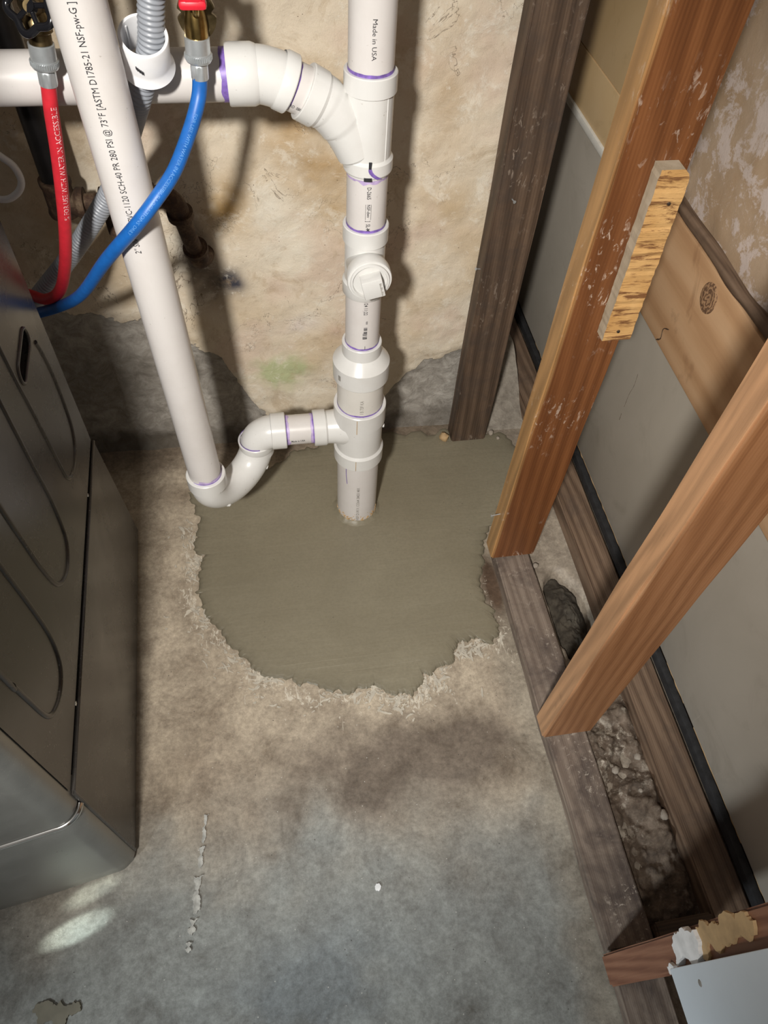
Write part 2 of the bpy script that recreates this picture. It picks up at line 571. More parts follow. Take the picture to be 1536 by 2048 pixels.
def thing(name, label, cat, loc=(0, 0, 0), rz=0.0, group=None):
    o = bpy.data.objects.new(name, None)
    o.empty_display_size = 0.05
    COL.objects.link(o)
    o.location = loc
    o.rotation_euler = (0, 0, rz)
    return tag(o, label, cat, group)


def tag(o, label, cat, group=None):
    o['label'] = label
    o['category'] = cat
    if group:
        o['group'] = group
    return o


def structure(o, label=None):
    o['kind'] = 'structure'
    if label:
        o['label'] = label
    return o


def smoothpath(pts, n=12):
    """Catmull-Rom through points"""
    P = [V(p) for p in pts]
    P = [P[0]*2-P[1]] + P + [P[-1]*2-P[-2]]
    out = []
    for i in range(1, len(P)-2):
        a, b, c, d = P[i-1:i+3]
        for k in range(n):
            t = k/n
            out.append(0.5*((2*b)+(c-a)*t+(2*a-5*b+4*c-d)*t*t+(3*b-a-3*c+d)*t**3))
    out.append(P[-2])
    return out


def resample(path, step):
    out = [path[0]]
    acc = 0.0
    for a, b in zip(path[:-1], path[1:]):
        L = (b-a).length
        if L < 1e-9:
            continue
        d = step-acc
        while d <= L:
            out.append(a+(b-a)*(d/L))
            d += step
        acc = L-(d-step)
    return out


def fbm(x, y, z=0.0, o=5, sc=1.0):
    p = V((x*sc, y*sc, z*sc))
    s = 0.0
    a = 0.5
    for _ in range(o):
        s += a*noise.noise(p)
        p = p*2.03+V((7.3, 1.7, 3.1))
        a *= 0.55
    return s


def sstep(a, b, x):
    t = (x-a)/(b-a)
    t = 0.0 if t < 0 else 1.0 if t > 1 else t
    return t*t*(3-2*t)


def mixc(a, b, t):
    return (a[0]+(b[0]-a[0])*t, a[1]+(b[1]-a[1])*t, a[2]+(b[2]-a[2])*t)


def blob(x, y, cx, cy, rx, ry, rot=0.0):
    dx, dy = x-cx, y-cy
    c, s = math.cos(rot), math.sin(rot)
    u, v = (dx*c+dy*s)/rx, (-dx*s+dy*c)/ry
    return math.exp(-(u*u+v*v))


def axis_vals(lo, a, b, hi, step, coarse):
    out = []
    x = lo
    while x < a-1e-6:
        out.append(x)
        x += coarse
    x = a
    while x < b-1e-6:
        out.append(x)
        x += step
    x = b
    while x < hi+1e-6:
        out.append(x)
        x += coarse
    return out


def grid_mesh(name, us, vs, pos, mat, attrs=None, parent=None):
    nu, nv = len(us), len(vs)
    verts = []
    data = {k: [] for k in (attrs or [])}
    for v in vs:
        for u in us:
            p, d = pos(u, v)
            verts.append(p)
            for k in data:
                data[k].append(d[k])
    faces = [(j*nu+i, j*nu+i+1, (j+1)*nu+i+1, (j+1)*nu+i) for j in range(nv-1) for i in range(nu-1)]
    me = bpy.data.meshes.new(name)
    me.from_pydata(verts, [], faces)
    me.materials.append(mat)
    me.polygons.foreach_set('use_smooth', [True]*len(me.polygons))
    for k, dat in data.items():
        if isinstance(dat[0], tuple):
            at = me.attributes.new(k, 'FLOAT_COLOR', 'POINT')
            at.data.foreach_set('color', [c for q in dat for c in (*q, 1.0)])
        else:
            at = me.attributes.new(k, 'FLOAT', 'POINT')
            at.data.foreach_set('value', dat)
    o = bpy.data.objects.new(name, me)
    COL.objects.link(o)
    if parent is not None:
        o.parent = parent
    return o


FONT_CACHE = {}


def text_tris(s, size, bold=0.0):
    cu = bpy.data.curves.new('print_src', 'FONT')
    cu.body = s
    cu.size = size
    cu.offset = bold
    cu.resolution_u = 2
    ob = bpy.data.objects.new('print_src', cu)
    COL.objects.link(ob)
    bpy.context.view_layer.update()
    dg = bpy.context.evaluated_depsgraph_get()
    ev = ob.evaluated_get(dg)
    me = ev.to_mesh()
    vs = [v.co.copy() for v in me.vertices]
    fs = [tuple(p.vertices) for p in me.polygons]
    ev.to_mesh_clear()
    bpy.data.objects.remove(ob)
    bpy.data.curves.remove(cu)
    return vs, fs


def print_on(name, s, path, s0, radius, facing, size, mat, parent, flip=False, stretch=1.0, bold=0.00006, lift=0.0005, lat=0.0, faceat=None):
    """wrap flat lettering round a pipe: text runs along the path from arc length s0; its middle line faces `facing`"""
    P = [V(p) for p in path]
    cum = [0.0]
    for a, b in zip(P[:-1], P[1:]):
        cum.append(cum[-1]+(b-a).length)

    def at(q):
        q = max(0.0, min(cum[-1], q))
        for i in range(len(P)-1):
            if q <= cum[i+1] or i == len(P)-2:
                t = (q-cum[i])/(cum[i+1]-cum[i])
                return P[i]+(P[i+1]-P[i])*t, (P[i+1]-P[i]).normalized()
    vs, fs = text_tris(s, size, bold)
    if not vs:
        return None
    ymid = size*0.35
    out = []
    for v in vs:
        c, t = at(s0+v.x*stretch)
        nrm = V(facing)-t*V(facing).dot(t)
        nrm.normalize()
        b = nrm.cross(t)          # letter-up when reading along t, seen from outside
        ang = ((v.y-ymid)+lat)/radius
        out.append(c+(nrm*math.cos(ang)+b*math.sin(ang))*(radius+lift))
    return link(name, out, fs, mat, parent, smooth=False)


# ================================================================== STRUCTURE
WALL_Y = 0.24


def cement_top(x):
    pts = [(-2.6, .45), (-0.70, .45), (-0.559, .415), (-0.47, .40), (-0.40, .375), (-0.311, .314), (-0.27, .26), (-0.24, .19), (-0.21, .12), (-0.17, .07),
           (-0.05, .05), (0.06, .055), (0.10, .09), (0.125, .15), (0.156, .20), (0.21, .225), (0.282, .25), (0.40, .26)]
    for (a, za), (b, zb) in zip(pts[:-1], pts[1:]):
        if a <= x <= b:
            return za+(zb-za)*(x-a)/(b-a)
    return 0.3


def wall_pos(x, z):
    n1 = fbm(x, z, 0.3, 4, 3.2)
    n2 = fbm(x, z, 5.1, 4, 11.0)
    n3 = fbm(x, z, 9.1, 3, 45.0)
    d = 0.012*n1+0.005*n2+0.0016*n3
    zt = cement_top(x)+0.05*fbm(x, z, 2.2, 4, 14.0)
    cem = sstep(0.03, -0.03, z-zt)
    c = (0.72, 0.625, 0.49)
    c = mixc(c, (0.60, 0.465, 0.305), 0.7*sstep(0.02, 0.30, n1+0.12*n2))
    c = mixc(c, (0.77, 0.69, 0.56), 0.7*sstep(0.05, 0.30, fbm(x, z, 14.0, 4, 6.0)))
    c = mixc(c, (0.66, 0.52, 0.41), 0.7*sstep(0.02, 0.25, fbm(x, z, 23.0, 4, 5.0)))
    # named stains: orange seepage left of the stack, rust under the old pipe, soot, moss
    for cx, cz, rx, rz, rot, col, a in [
            (-0.10, 0.78, 0.055, 0.03, 0.7, (0.40, 0.25, 0.10), 0.8), (-0.06, 0.70, 0.08, 0.045, 0.2, (0.43, 0.27, 0.11), 0.65),
            (-0.215, 0.63, 0.05, 0.06, -0.6, (0.44, 0.28, 0.11), 0.75), (-0.02, 0.62, 0.05, 0.05, 0, (0.47, 0.31, 0.14), 0.6),
            (0.17, 0.80, 0.05, 0.10, 0, (0.47, 0.33, 0.19), 0.5), (0.21, 0.62, 0.05, 0.05, 0, (0.50, 0.36, 0.20), 0.45),
            (-0.14, 0.62, 0.035, 0.045, 0, (0.80, 0.75, 0.64), 0.75), (-0.12, 0.53, 0.06, 0.03, 0.4, (0.78, 0.72, 0.60), 0.7),
            (-0.20, 0.80, 0.05, 0.04, 0.2, (0.74, 0.66, 0.53), 0.5), (0.02, 0.33, 0.05, 0.03, 0.1, (0.60, 0.43, 0.36), 0.7),
            (-0.10, 0.35, 0.04, 0.02, 0.3, (0.68, 0.60, 0.56), 0.7), (0.18, 0.99, 0.012, 0.016, 0.3, (0.70, 0.70, 0.72), 1.0),
            (-0.275, 0.47, 0.05, 0.05, 0, (0.16, 0.12, 0.085), 0.75), (-0.228, 0.470, 0.026, 0.026, 0, (0.045, 0.045, 0.06), 1.0),
            (-0.29, 0.54, 0.03, 0.05, 0, (0.05, 0.045, 0.05), 0.8), (-0.56, 0.55, 0.09, 0.10, 0, (0.40, 0.31, 0.21), 0.6)]:
        w = blob(x, z, cx, cz, rx, rz, rot)*(0.75+0.9*n2+0.6*n3)
        c = mixc(c, col, max(0.0, min(1.0, a*w*1.3)))
    ms = blob(x, z, -0.143, 0.222, 0.048, 0.042)*(0.8+2.4*n2+2.0*n3)
    c = mixc(c, (0.44, 0.50, 0.26), max(0, min(0.8, ms*1.15)))
    ms2 = blob(x, z, -0.335, 0.235, 0.016, 0.03)
    damp = max(0.0, min(1.0, sstep(0.075, 0.02, z+0.05*n2)*0.8 + 0.45*blob(x, z, -0.50, 0.22, 0.14, 0.10) + ms2*0.8))
    if x > 0.1:
        damp *= 0.75
    d -= 0.010*cem
    if z < 0.03:
        d += 0.012*(1-z/0.03)
    return (x, WALL_Y-d, z), {'tint': c, 'cement': cem, 'damp': damp}


us = axis_vals(-2.6, -0.80, 0.36, 0.36, 0.0042, 0.1)
us = [u for u in us if u <= 0.3601]
vs_ = axis_vals(0.0, 0.0, 1.10, 2.4, 0.0042, 0.1)
wall_back = structure(grid_mesh('wall_back', us, vs_, wall_pos, M['wall'], ['tint', 'cement', 'damp']), 'flaking cream limewashed plaster wall with grey cement foot behind the pipes')
# the return of the masonry at the cavity behind the back stud
g = G().box((0.325, 0.262, 0.0), (0.36, 1.2, 2.4), 0.006)
g.build('masonry_return', M['cement_lt'], wall_back)

# patch outline on the floor (metres)
PATCH = [(-0.389, 0.091), (-0.372, 0.05), (-0.361, 0.008), (-0.366, -0.04), (-0.378, -0.072), (-0.351, -0.089), (-0.362, -0.115), (-0.368, -0.139), (-0.375, -0.182),
         (-0.362, -0.22), (-0.343, -0.252), (-0.32, -0.293), (-0.294, -0.328), (-0.272, -0.352), (-0.247, -0.384), (-0.21, -0.402), (-0.17, -0.426), (-0.12, -0.441), (-0.074, -0.455),
         (-0.045, -0.447), (-0.022, -0.440), (-0.004, -0.46), (0.014, -0.470), (0.035, -0.466), (0.048, -0.480), (0.062, -0.46), (0.077, -0.433), (0.095, -0.438), (0.116, -0.421), (0.135, -0.42), (0.150, -0.409), (0.150, -0.39), (0.162, -0.375),
         (0.185, -0.377), (0.208, -0.366), (0.222, -0.381), (0.240, -0.385), (0.255, -0.366), (0.262, -0.346), (0.262, -0.31), (0.248, -0.275), (0.246, -0.235), (0.262, -0.195), (0.275, -0.14),
         (0.30, -0.10), (0.34, -0.06), (0.40, -0.02), (0.42, 0.08), (0.425, 0.165), (0.38, 0.195), (0.33, 0.215), (0.25, 0.224), (0.10, 0.230), (-0.02, 0.232), (-0.06, 0.225), (-0.115, 0.195), (-0.16, 0.165), (-0.20, 0.145), (-0.26, 0.118), (-0.302, 0.104), (-0.345, 0.112)]


def ragged(poly, levels, amp, seed):
    rnd = random.Random(seed)
    P = [V((x, y)) for x, y in poly]
    for _ in range(levels):
        Q = []
        for i, a in enumerate(P):
            b = P[(i+1) % len(P)]
            d = b-a
            m = (a+b)/2+V((-d.y, d.x))*rnd.uniform(-amp, amp)
            Q += [a, m]
        P = Q
    return P


PO = ragged(PATCH, 3, 0.26, 4)


def dist_patch(x, y):
    best = 9.0
    ins = False
    n = len(PATCH)
    for i in range(n):
        x1, y1 = PATCH[i]
        x2, y2 = PATCH[(i+1) % n]
        dx, dy = x2-x1, y2-y1
        t = max(0, min(1, ((x-x1)*dx+(y-y1)*dy)/(dx*dx+dy*dy+1e-12)))
        q = (x-x1-t*dx)**2+(y-y1-t*dy)**2
        if q < best:
            best = q
        if (y1 > y) != (y2 > y) and x < (x2-x1)*(y-y1)/(y2-y1)+x1:
            ins = not ins
    return (-1 if ins else 1)*math.sqrt(best)


def floor_pos(x, y):
    n1 = fbm(x, y, 0.7, 4, 3.0)
    n2 = fbm(x, y, 4.7, 4, 9.0)
    tan = (0.375, 0.315, 0.240)
    cool = (0.225, 0.230, 0.215)
    c = mixc(tan, cool, sstep(-0.56, -0.86, y+0.22*n1+0.12*n2))
    c = mixc(c, (0.10, 0.076, 0.060), 0.8*max(0, min(1, 1.35*blob(x, y, -0.01, -0.605, 0.27, 0.085, 0.12)*(0.85+1.5*n2+0.8*n1))))  # dark stain, with some floor shade painted into its colour
    c = mixc(c, (0.27, 0.235, 0.185), 0.8*sstep(0.21, 0.265, x+0.05*n2)*sstep(0.0, -0.3, y))
    c = mixc(c, (0.21, 0.16, 0.115), 0.6*max(0, min(1, blob(x, y, -0.36, -0.55, 0.09, 0.07, 0)*(0.8+1.6*n2))))
    c = mixc(c, (0.155, 0.175, 0.185), 0.7*max(0, min(1, 1.2*blob(x, y, -0.18, -0.93, 0.16, 0.08, 0.2)*(0.8+1.8*n2))))
    c = mixc(c, (0.17, 0.18, 0.175), 0.6*max(0, min(1, 1.2*blob(x, y, 0.12, -0.80, 0.12, 0.1, 0)*(0.8+1.6*n2))))
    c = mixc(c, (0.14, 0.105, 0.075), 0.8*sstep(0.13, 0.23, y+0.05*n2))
    c = mixc(c, (0.20, 0.155, 0.11), 0.7*blob(x, y, -0.40, 0.085, 0.05, 0.03))
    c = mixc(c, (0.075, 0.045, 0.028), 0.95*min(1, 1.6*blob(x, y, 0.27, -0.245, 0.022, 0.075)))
    sm = 0.0
    if -0.62 < x < 0.45 and -0.66 < y < 0.30:
        d = dist_patch(x, y)
        if d > 0:
            sm = math.exp(-d/0.070)
            sm *= 0.15+0.80*sstep(0.03, -0.06, y)+0.8*n2
            sm *= 1.0-0.95*blob(x, y, 0.285, -0.24, 0.03, 0.10)
    if x > 0.36:
        c = mixc(c, (0.30, 0.255, 0.205), 0.8)
    z = 0.0012*n1+0.0006*n2
    # hole broken through the slab in the cavity between the two timber plates
    h = blob(x, y, 0.425, -0.365, 0.052, 0.155, 0.05)
    z -= 0.075*sstep(0.40, 0.60, h+0.25*n2)
    return (x, y, z), {'tint': c, 'smear': max(0.0, min(1.0, sm))}


fx = axis_vals(-2.6, -0.80, 0.60, 2.2, 0.0075, 0.1)
fy = axis_vals(-3.4, -1.30, 0.40, 1.2, 0.0075, 0.1)
floor = structure(grid_mesh('floor', fx, fy, floor_pos, M['floor'], ['tint', 'smear']), 'stained grey-brown basement concrete floor')


# right-hand wall of the cavity: sheets, board, plaster
wall_right = thing('wall_right', 'sheet-clad wall behind the open studs', 'wall', (0.55, -0.3, 0))
del wall_right['category']
structure(wall_right)
WR = V((0.55, -0.3, 0))


def on_wr(gm, name, mat, **k):
    gm.v = [p-WR for p in gm.v]
    return gm.build(name, mat, wall_right, **k)


on_wr(G().box((0.552, -3.2, 0.068), (0.566, 0.20, 0.52), 0.0015), 'sheet_panel', M['panel'])
on_wr(G().box((0.552, 0.203, 0.068), (0.566, 1.2, 0.618), 0.0015), 'sheet_panel', M['panel'])
p = on_wr(G().box((0.552, 0.203, 0.636), (0.566, 1.2, 0.737), 0.0015), 'tan_board', M['tan_panel'])
on_wr(G().box((0.553, 0.203, 0.7385), (0.566, 1.2, 1.02), 0.0015), 'tan_board', M['tan_panel'])
on_wr(G().box((0.553, 0.203, 1.0215), (0.566, 1.2, 2.4), 0.0015), 'tan_board', M['tan_panel'])
on_wr(G().box((0.546, 0.205, 0.619), (0.560, 1.2, 0.636), 0.004), 'joint_strip', M['caulk'])
brd = on_wr(G().box((0.535, -3.2, 0.512), (0.5515, 0.20, 0.708), 0.003), 'pine_board', M['board'])
brd['label'] = 'knotty pine board'


def plaster_pos(y, z):
    d = 0.006*fbm(y, z, 3.0, 4, 6.0)+0.0025*fbm(y, z, 8.0, 4, 25.0)
    return (0.562-d-WR.x, y-WR.y, z), {}


grid_mesh('upper_plaster', axis_vals(-3.2, -0.6, 0.20, 0.20, 0.01, 0.1)[:-1]+[0.2], axis_vals(0.70, 0.70, 1.2, 2.4, 0.01, 0.1), plaster_pos, M['upper_plaster'], [], wall_right)
on_wr(G().box((0.5665, -3.2, 0.0), (0.70, 1.2, 2.4)), 'wall_core', M['wood_block'], smooth=False)
# rough timber strip along the top of the board
path = [V((0.540-0.004*noise.noise(V((y*9, 3, 0))), y, 0.722+0.006*noise.noise(V((y*7, 1, 0))))) for y in [0.19-0.02*k for k in range(90)]]
on_wr(G().tube(path, [0.0105+0.003*noise.noise(V((p.y*16, 8, 1))) for p in path], 12), 'edge_strip', M['wood_ledger'])
# knots let into the board face
for (ky, kz, ry, rz) in [(-0.140, 0.668, 0.024, 0.026), (-0.313, 0.650, 0.009, 0.012), (-0.62, 0.64, 0.014, 0.02)]:
    g = G()
    g.lathe([(0.0, 1.0), (0.0012, 0.92), (0.0016, 0.5), (0.0005, 0.12), (0.0003, 0.001)], (0, 0, 0), (-1, 0, 0), 24)
    g.v = [V((q.x, q.y*ry, q.z*rz)) for q in g.v]
    k = g.build('knot', M['knot'], brd)
    k.location = V((0.5352, ky, kz))-WR
for par, nm, pts, r in ((brd, 'crack', [(0.5352, -0.060, 0.515), (0.5352, -0.071, 0.527), (0.5352, -0.067, 0.545), (0.5352, -0.082, 0.556)], 0.0016),
                        (wall_right, 'scratch', [(0.5522, -0.030, 0.400), (0.5522, -0.034, 0.372), (0.5522, -0.031, 0.345), (0.5522, -0.033, 0.310)], 0.0007),
                        (wall_right, 'scratch', [(0.5522, -0.034, 0.292), (0.5522, -0.036, 0.275)], 0.0010)):
    pth = smoothpath([V(q)-WR for q in pts], 6)
    G().tube(pth, [r*(0.5+abs(noise.noise(V((i*0.6, r*900, 1))))) for i in range(len(pth))], 6).build(nm, M['wood_block'], par)
on_wr(G().box((0.537, -3.2, 0.046), (0.5515, 1.2, 0.0675), 0.002), 'felt_strip', M['felt'])
# ragged plaster crumbs at the foot of the sheet
g = G()
for k0, k1 in ((0, 9), (12, 30), (33, 41), (52, 90), (104, 120)):
    pth = [V((0.5535, -0.98+0.012*k, 0.0675+0.003*noise.noise(V((k*0.9, 2, 0))))) for k in range(k0, k1)]
    g.tube(pth, [0.0012+0.0018*abs(noise.noise(V((k*0.7, 5, 3)))) for k in range(k0, k1)], 7)
on_wr(g, 'torn_edge', M['kraft'])

# ================================================================== FRAMING


def timber(name, label, cat, lo, hi, mat, group=None, bev=0.003, seed=0, wob=0.0015):
    """a sawn timber with slightly uneven faces; origin at its base"""
    c = V(((lo[0]+hi[0])/2, (lo[1]+hi[1])/2, lo[2]))
    o = thing(name, label, cat, c, 0, group)
    g = G()
    bm = bmesh.new()
    bmesh.ops.create_cube(bm, size=1)
    for v in bm.verts:
        v.co = V((v.co.x*(hi[0]-lo[0]), v.co.y*(hi[1]-lo[1]), (v.co.z+0.5)*(hi[2]-lo[2])))
    bmesh.ops.bevel(bm, geom=bm.edges[:], offset=bev, segments=2, affect='EDGES')
    dims = (hi[0]-lo[0], hi[1]-lo[1], hi[2]-lo[2])
    ax = dims.index(max(dims))
    L = dims[ax]
    n = max(4, int(L/0.03))
    for k in range(1, n):
        t = (k/n-(0.5 if ax < 2 else 0.0))*L
        pc = V((0, 0, 0))
        pc[ax] = t
        nn = V((0, 0, 0))
        nn[ax] = 1
        bmesh.ops.bisect_plane(bm, geom=bm.verts[:]+bm.edges[:]+bm.faces[:], plane_co=pc, plane_no=nn)
    for v in bm.verts:
        q = V((v.co.x*4+seed*3.1, v.co.y*4+seed, v.co.z*4))*1.6
        dv = noise.noise_vector(q)*wob
        dv[ax] = 0
        v.co += dv
    bm.verts.index_update()
    g.add([v.co.copy() for v in bm.verts], [tuple(v.index for v in f.verts) for f in bm.faces])
    bm.free()
    body = g.build('timber', mat, o, angle=40)
    return o, body


SG = None
stud_b, _ = timber('stud', 'weathered dark brown stud standing against the plaster wall', 'stud', (0.266, 0.175, 0.0), (0.354, 0.222, 2.4), M['wood_dark'], seed=1)
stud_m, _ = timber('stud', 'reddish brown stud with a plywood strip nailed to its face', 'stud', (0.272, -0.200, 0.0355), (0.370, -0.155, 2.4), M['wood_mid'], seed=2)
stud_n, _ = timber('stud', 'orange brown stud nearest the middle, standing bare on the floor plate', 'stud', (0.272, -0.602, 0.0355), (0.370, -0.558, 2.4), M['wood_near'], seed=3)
stud_f, _ = timber('stud', 'red brown stud with torn paper and gypsum beside the white drywall', 'stud', (0.267, -1.000, 0.0355), (0.362, -0.956, 2.4), M['wood_end'], seed=4)
sole, _ = timber('floor_plate', 'dusty worn timber floor plate under the studs', 'timber', (0.283, -0.954, 0.0), (0.360, -0.150, 0.035), M['wood_sole'], seed=5, wob=0.004)
sole2, _ = timber('floor_plate', 'grey-brown floor plate end below the white drywall sheet', 'timber', (0.283, -1.9, 0.0), (0.360, -0.957, 0.035), M['wood_sole'], seed=6, wob=0.003)
ledger, _ = timber('floor_plate', 'brown timber plate along the foot of the grey sheet', 'timber', (0.467, -2.0, 0.0), (0.536, 0.9, 0.046), M['wood_ledger'], seed=7, wob=0.002)
block, _ = timber('wood_block', 'dark brown wood block across the dirt gap by the torn stud', 'timber', (0.364, -0.965, 0.001), (0.465, -0.925, 0.05), M['wood_block'], seed=8)


def local(o, g):
    L = V(o.location)
    g.v = [p-L for p in g.v]
    return g


# plywood strip nailed to the middle stud
def ply_strip():
    rnd = random.Random(3)
    n = 44
    z0, z1 = 0.668, 0.932
    vs, fs = [], []
    for k in range(n+1):
        t = k/n
        z = z0+(z1-z0)*t
        j = rnd.uniform(-0.0005, 0.0005)
        xl = 0.327+(0.321-0.327)*t+j
        xr = 0.371+(0.362-0.371)*t+rnd.uniform(-0.0006, 0.0006)
        if k == n:
            xr -= 0.010
        if k == n-1:
            xr -= 0.003
        yf = -0.222+rnd.uniform(-0.0008, 0.0008)
        vs += [V((xl, -0.2005, z)), V((xl, yf, z)), V((xr, yf, z)), V((xr, -0.2005, z))]
    fm = []
    for k in range(n):
        a, b = 4*k, 4*k+4
        for i, m in ((0, 1), (1, 0), (2, 1), (3, 1)):
            j = (i+1) % 4
            fs.append((a+i, a+j, b+j, b+i))
            fm.append(m)
    fs += [(3, 2, 1, 0), (4*n, 4*n+1, 4*n+2, 4*n+3)]
    fm += [1, 1]
    L = V(stud_m.location)
    o = link('plywood_strip', [v-L for v in vs], fs, None, stud_m, smooth=False, mats=[M['ply'], M['plyface']], fm=fm)
    o['label'] = 'pale plywood strip with rough grain'
    for (x, z) in ((0.347, 0.888), (0.347, 0.685)):
        g = local(stud_m, G().lathe([(0, 0.0), (0, 0.0028), (0.0016, 0.0022), (0.002, 0.0)], (x, -0.2225, z), (0, -1, 0), 12))
        g.build('nail_head', M['steel'], o)


ply_strip()
# nails sticking out of the studs
for st, p, d, l in ((stud_m, (0.2735, -0.178, 0.175), (-1, -0.1, -0.05), 0.020), (stud_b, (0.2675, 0.195, 0.50), (-1, -0.3, 0.3), 0.012), (stud_b, (0.295, 0.1755, 0.66), (0.2, -1, 0), 0.010)):
    a = V(p)
    b = a+V(d).normalized()*l
    g = local(st, G().tube([a, b], 0.0012, 8))
    g.lathe([(0, 0.0), (0, 0.003), (0.001, 0.003), (0.001, 0.0)], b-V(st.location), d, 10)
    g.build('nail', M['zinc'], st)


def flake(name, pts, axis, base, thick, mat, parent, seed=1, lev=3, amp=0.25):
    """ragged flat scrap: outline in the two remaining axes, `thick` proud of `base` along `axis` (sign carried by thick)"""
    R = ragged(pts, lev, amp, seed)
    L = V(parent.location)
    n = len(R)

    def mk(q, h):
        w = [0, 0, 0]
        o = [i for i in range(3) if i != axis]
        w[axis] = h
        w[o[0]], w[o[1]] = q.x, q.y
        return V(w)-L
    vs = [mk(q, base) for q in R]+[mk(q, base+thick) for q in R]
    tri = tessellate_polygon([[V((q.x, q.y, 0)) for q in R]])
    fs = [tuple(i+n for i in t) for t in tri]+[(i, (i+1) % n, n+(i+1) % n, n+i) for i in range(n)]
    return link(name, vs, fs, mat, parent, smooth=False)


# torn drywall left on the far-right stud, nails and bits (on its room-side face)
flake('torn_gypsum', [(-0.992, 0.345), (-0.985, 0.35), (-0.97, 0.35), (-0.958, 0.37), (-0.957, 0.40), (-0.961, 0.425), (-0.985, 0.42), (-0.993, 0.39)], 0, 0.2668, -0.009, M['white_gypsum'], stud_f, 3)
flake('torn_paper', [(-0.990, 0.415), (-0.962, 0.418), (-0.953, 0.44), (-0.958, 0.47), (-0.954, 0.50), (-0.959, 0.55), (-0.968, 0.56), (-0.978, 0.51), (-0.985, 0.47)], 0, 0.2668, -0.004, M['kraft'], stud_f, 5)
flake('torn_gypsum', [(-0.992, 0.61), (-0.985, 0.60), (-0.965, 0.615), (-0.960, 0.66), (-0.985, 0.67)], 0, 0.2668, -0.008, M['white_gypsum'], stud_f, 8)
flake('torn_gypsum', [(-0.999, 0.305), (-0.990, 0.303), (-0.988, 0.318), (-0.996, 0.325)], 0, 0.2668, -0.005, M['white_gypsum'], stud_f, 9, 2)
flake('paint_chip', [(-0.565, 0.23), (-0.560, 0.19), (-0.575, 0.17), (-0.590, 0.18), (-0.598, 0.21), (-0.58, 0.235)], 0, 0.3705, 0.0012, M['caulk'], stud_n, 12)

# drywall sheet on the room side
dw = thing('drywall_sheet', 'white drywall sheet cut off above the floor in the near right corner', 'drywall', (0.26, -1.45, 0.335))
g = local(dw, G().box((0.2515, -1.9, 0.335), (0.2640, -0.993, 1.9), 0.0012))
g.build('sheet', M['drywall'], dw)
for (y, z) in ((-1.012, 0.41), (-1.03, 0.60)):
    g = local(dw, G().lathe([(0, 0.0), (0, 0.004), (0.0008, 0.003), (0.001, 0.0)], (0.2515, y, z), (-1, 0, 0), 12))
    g.build('screw_dimple', M['ink_faint'], dw)

# ================================================================== CONCRETE AND DIRT


def make_patch():
    n = len(PO)
    cx, cy = 0.0, -0.10
    R1 = PO
    tags = []
    R2 = []
    nr = 4
    rings = []
    for k in range(nr):
        off = [0.0, 0.004, 0.010, 0.030][k]
        ring = []
        for i, q in enumerate(R1):
            d = V((cx, cy))-q
            ring.append(q+d.normalized()*off)
        rings.append(ring)
    vs, ed = [], []
    for k, ring in enumerate(rings):
        for q in ring:
            z = [-0.001, 0.0026, 0.0036, 0.0042][k]+0.0008*fbm(q.x, q.y, 1.0, 3, 20)
            vs.append(V((q.x, q.y, z)))
            ed.append([1.0, 0.8, 0.35, 0.0][k])
    fs = []
    for k in range(nr-1):
        for i in range(n):
            j = (i+1) % n
            fs.append((k*n+i, k*n+j, (k+1)*n+j, (k+1)*n+i))
    inner = rings[-1]
    tri = tessellate_polygon([[V((q.x, q.y, 0)) for q in inner]])
    b = (nr-1)*n
    fs += [tuple(b+i for i in t) for t in tri]
    me = bpy.data.meshes.new('concrete_patch')
    me.from_pydata([tuple(v) for v in vs], [], fs)
    bm = bmesh.new()
    bm.from_mesh(me)
    bmesh.ops.recalc_face_normals(bm, faces=bm.faces)
    if sum(f.normal.z*f.calc_area() for f in bm.faces) < 0:
        bmesh.ops.reverse_faces(bm, faces=bm.faces)
    bm.to_mesh(me)
    bm.free()
    at = me.attributes.new('edge', 'FLOAT', 'POINT')
    at.data.foreach_set('value', ed)
    me.materials.append(M['patch'])
    o = bpy.data.objects.new('concrete_patch', me)
    COL.objects.link(o)
    tag(o, 'smooth olive grey patch of fresh wet concrete around the drain stack', 'concrete')
    # collar of mortar squeezed up round the pipe
    g = G()
    seg, vs2, fs2 = 72, [], []
    prof = [(0.0442, 0.0105), (0.0465, 0.0095), (0.0500, 0.0065), (0.0540, 0.0048), (0.0585, 0.0030)]
    for k in range(seg):
        a = 2*math.pi*k/seg
        for r, h in prof:
            e = 1+0.25*noise.noise(V((math.cos(a)*5, math.sin(a)*5, r*60)))
            vs2.append(V((r*math.cos(a), r*math.sin(a), h*e)))
    m = len(prof)
    for k in range(seg):
        for i in range(m-1):
            fs2.append((k*m+i, ((k+1) % seg)*m+i, ((k+1) % seg)*m+i+1, k*m+i+1))
    link('mortar_collar', vs2, fs2, M['patch'], o)
    return o


make_patch()

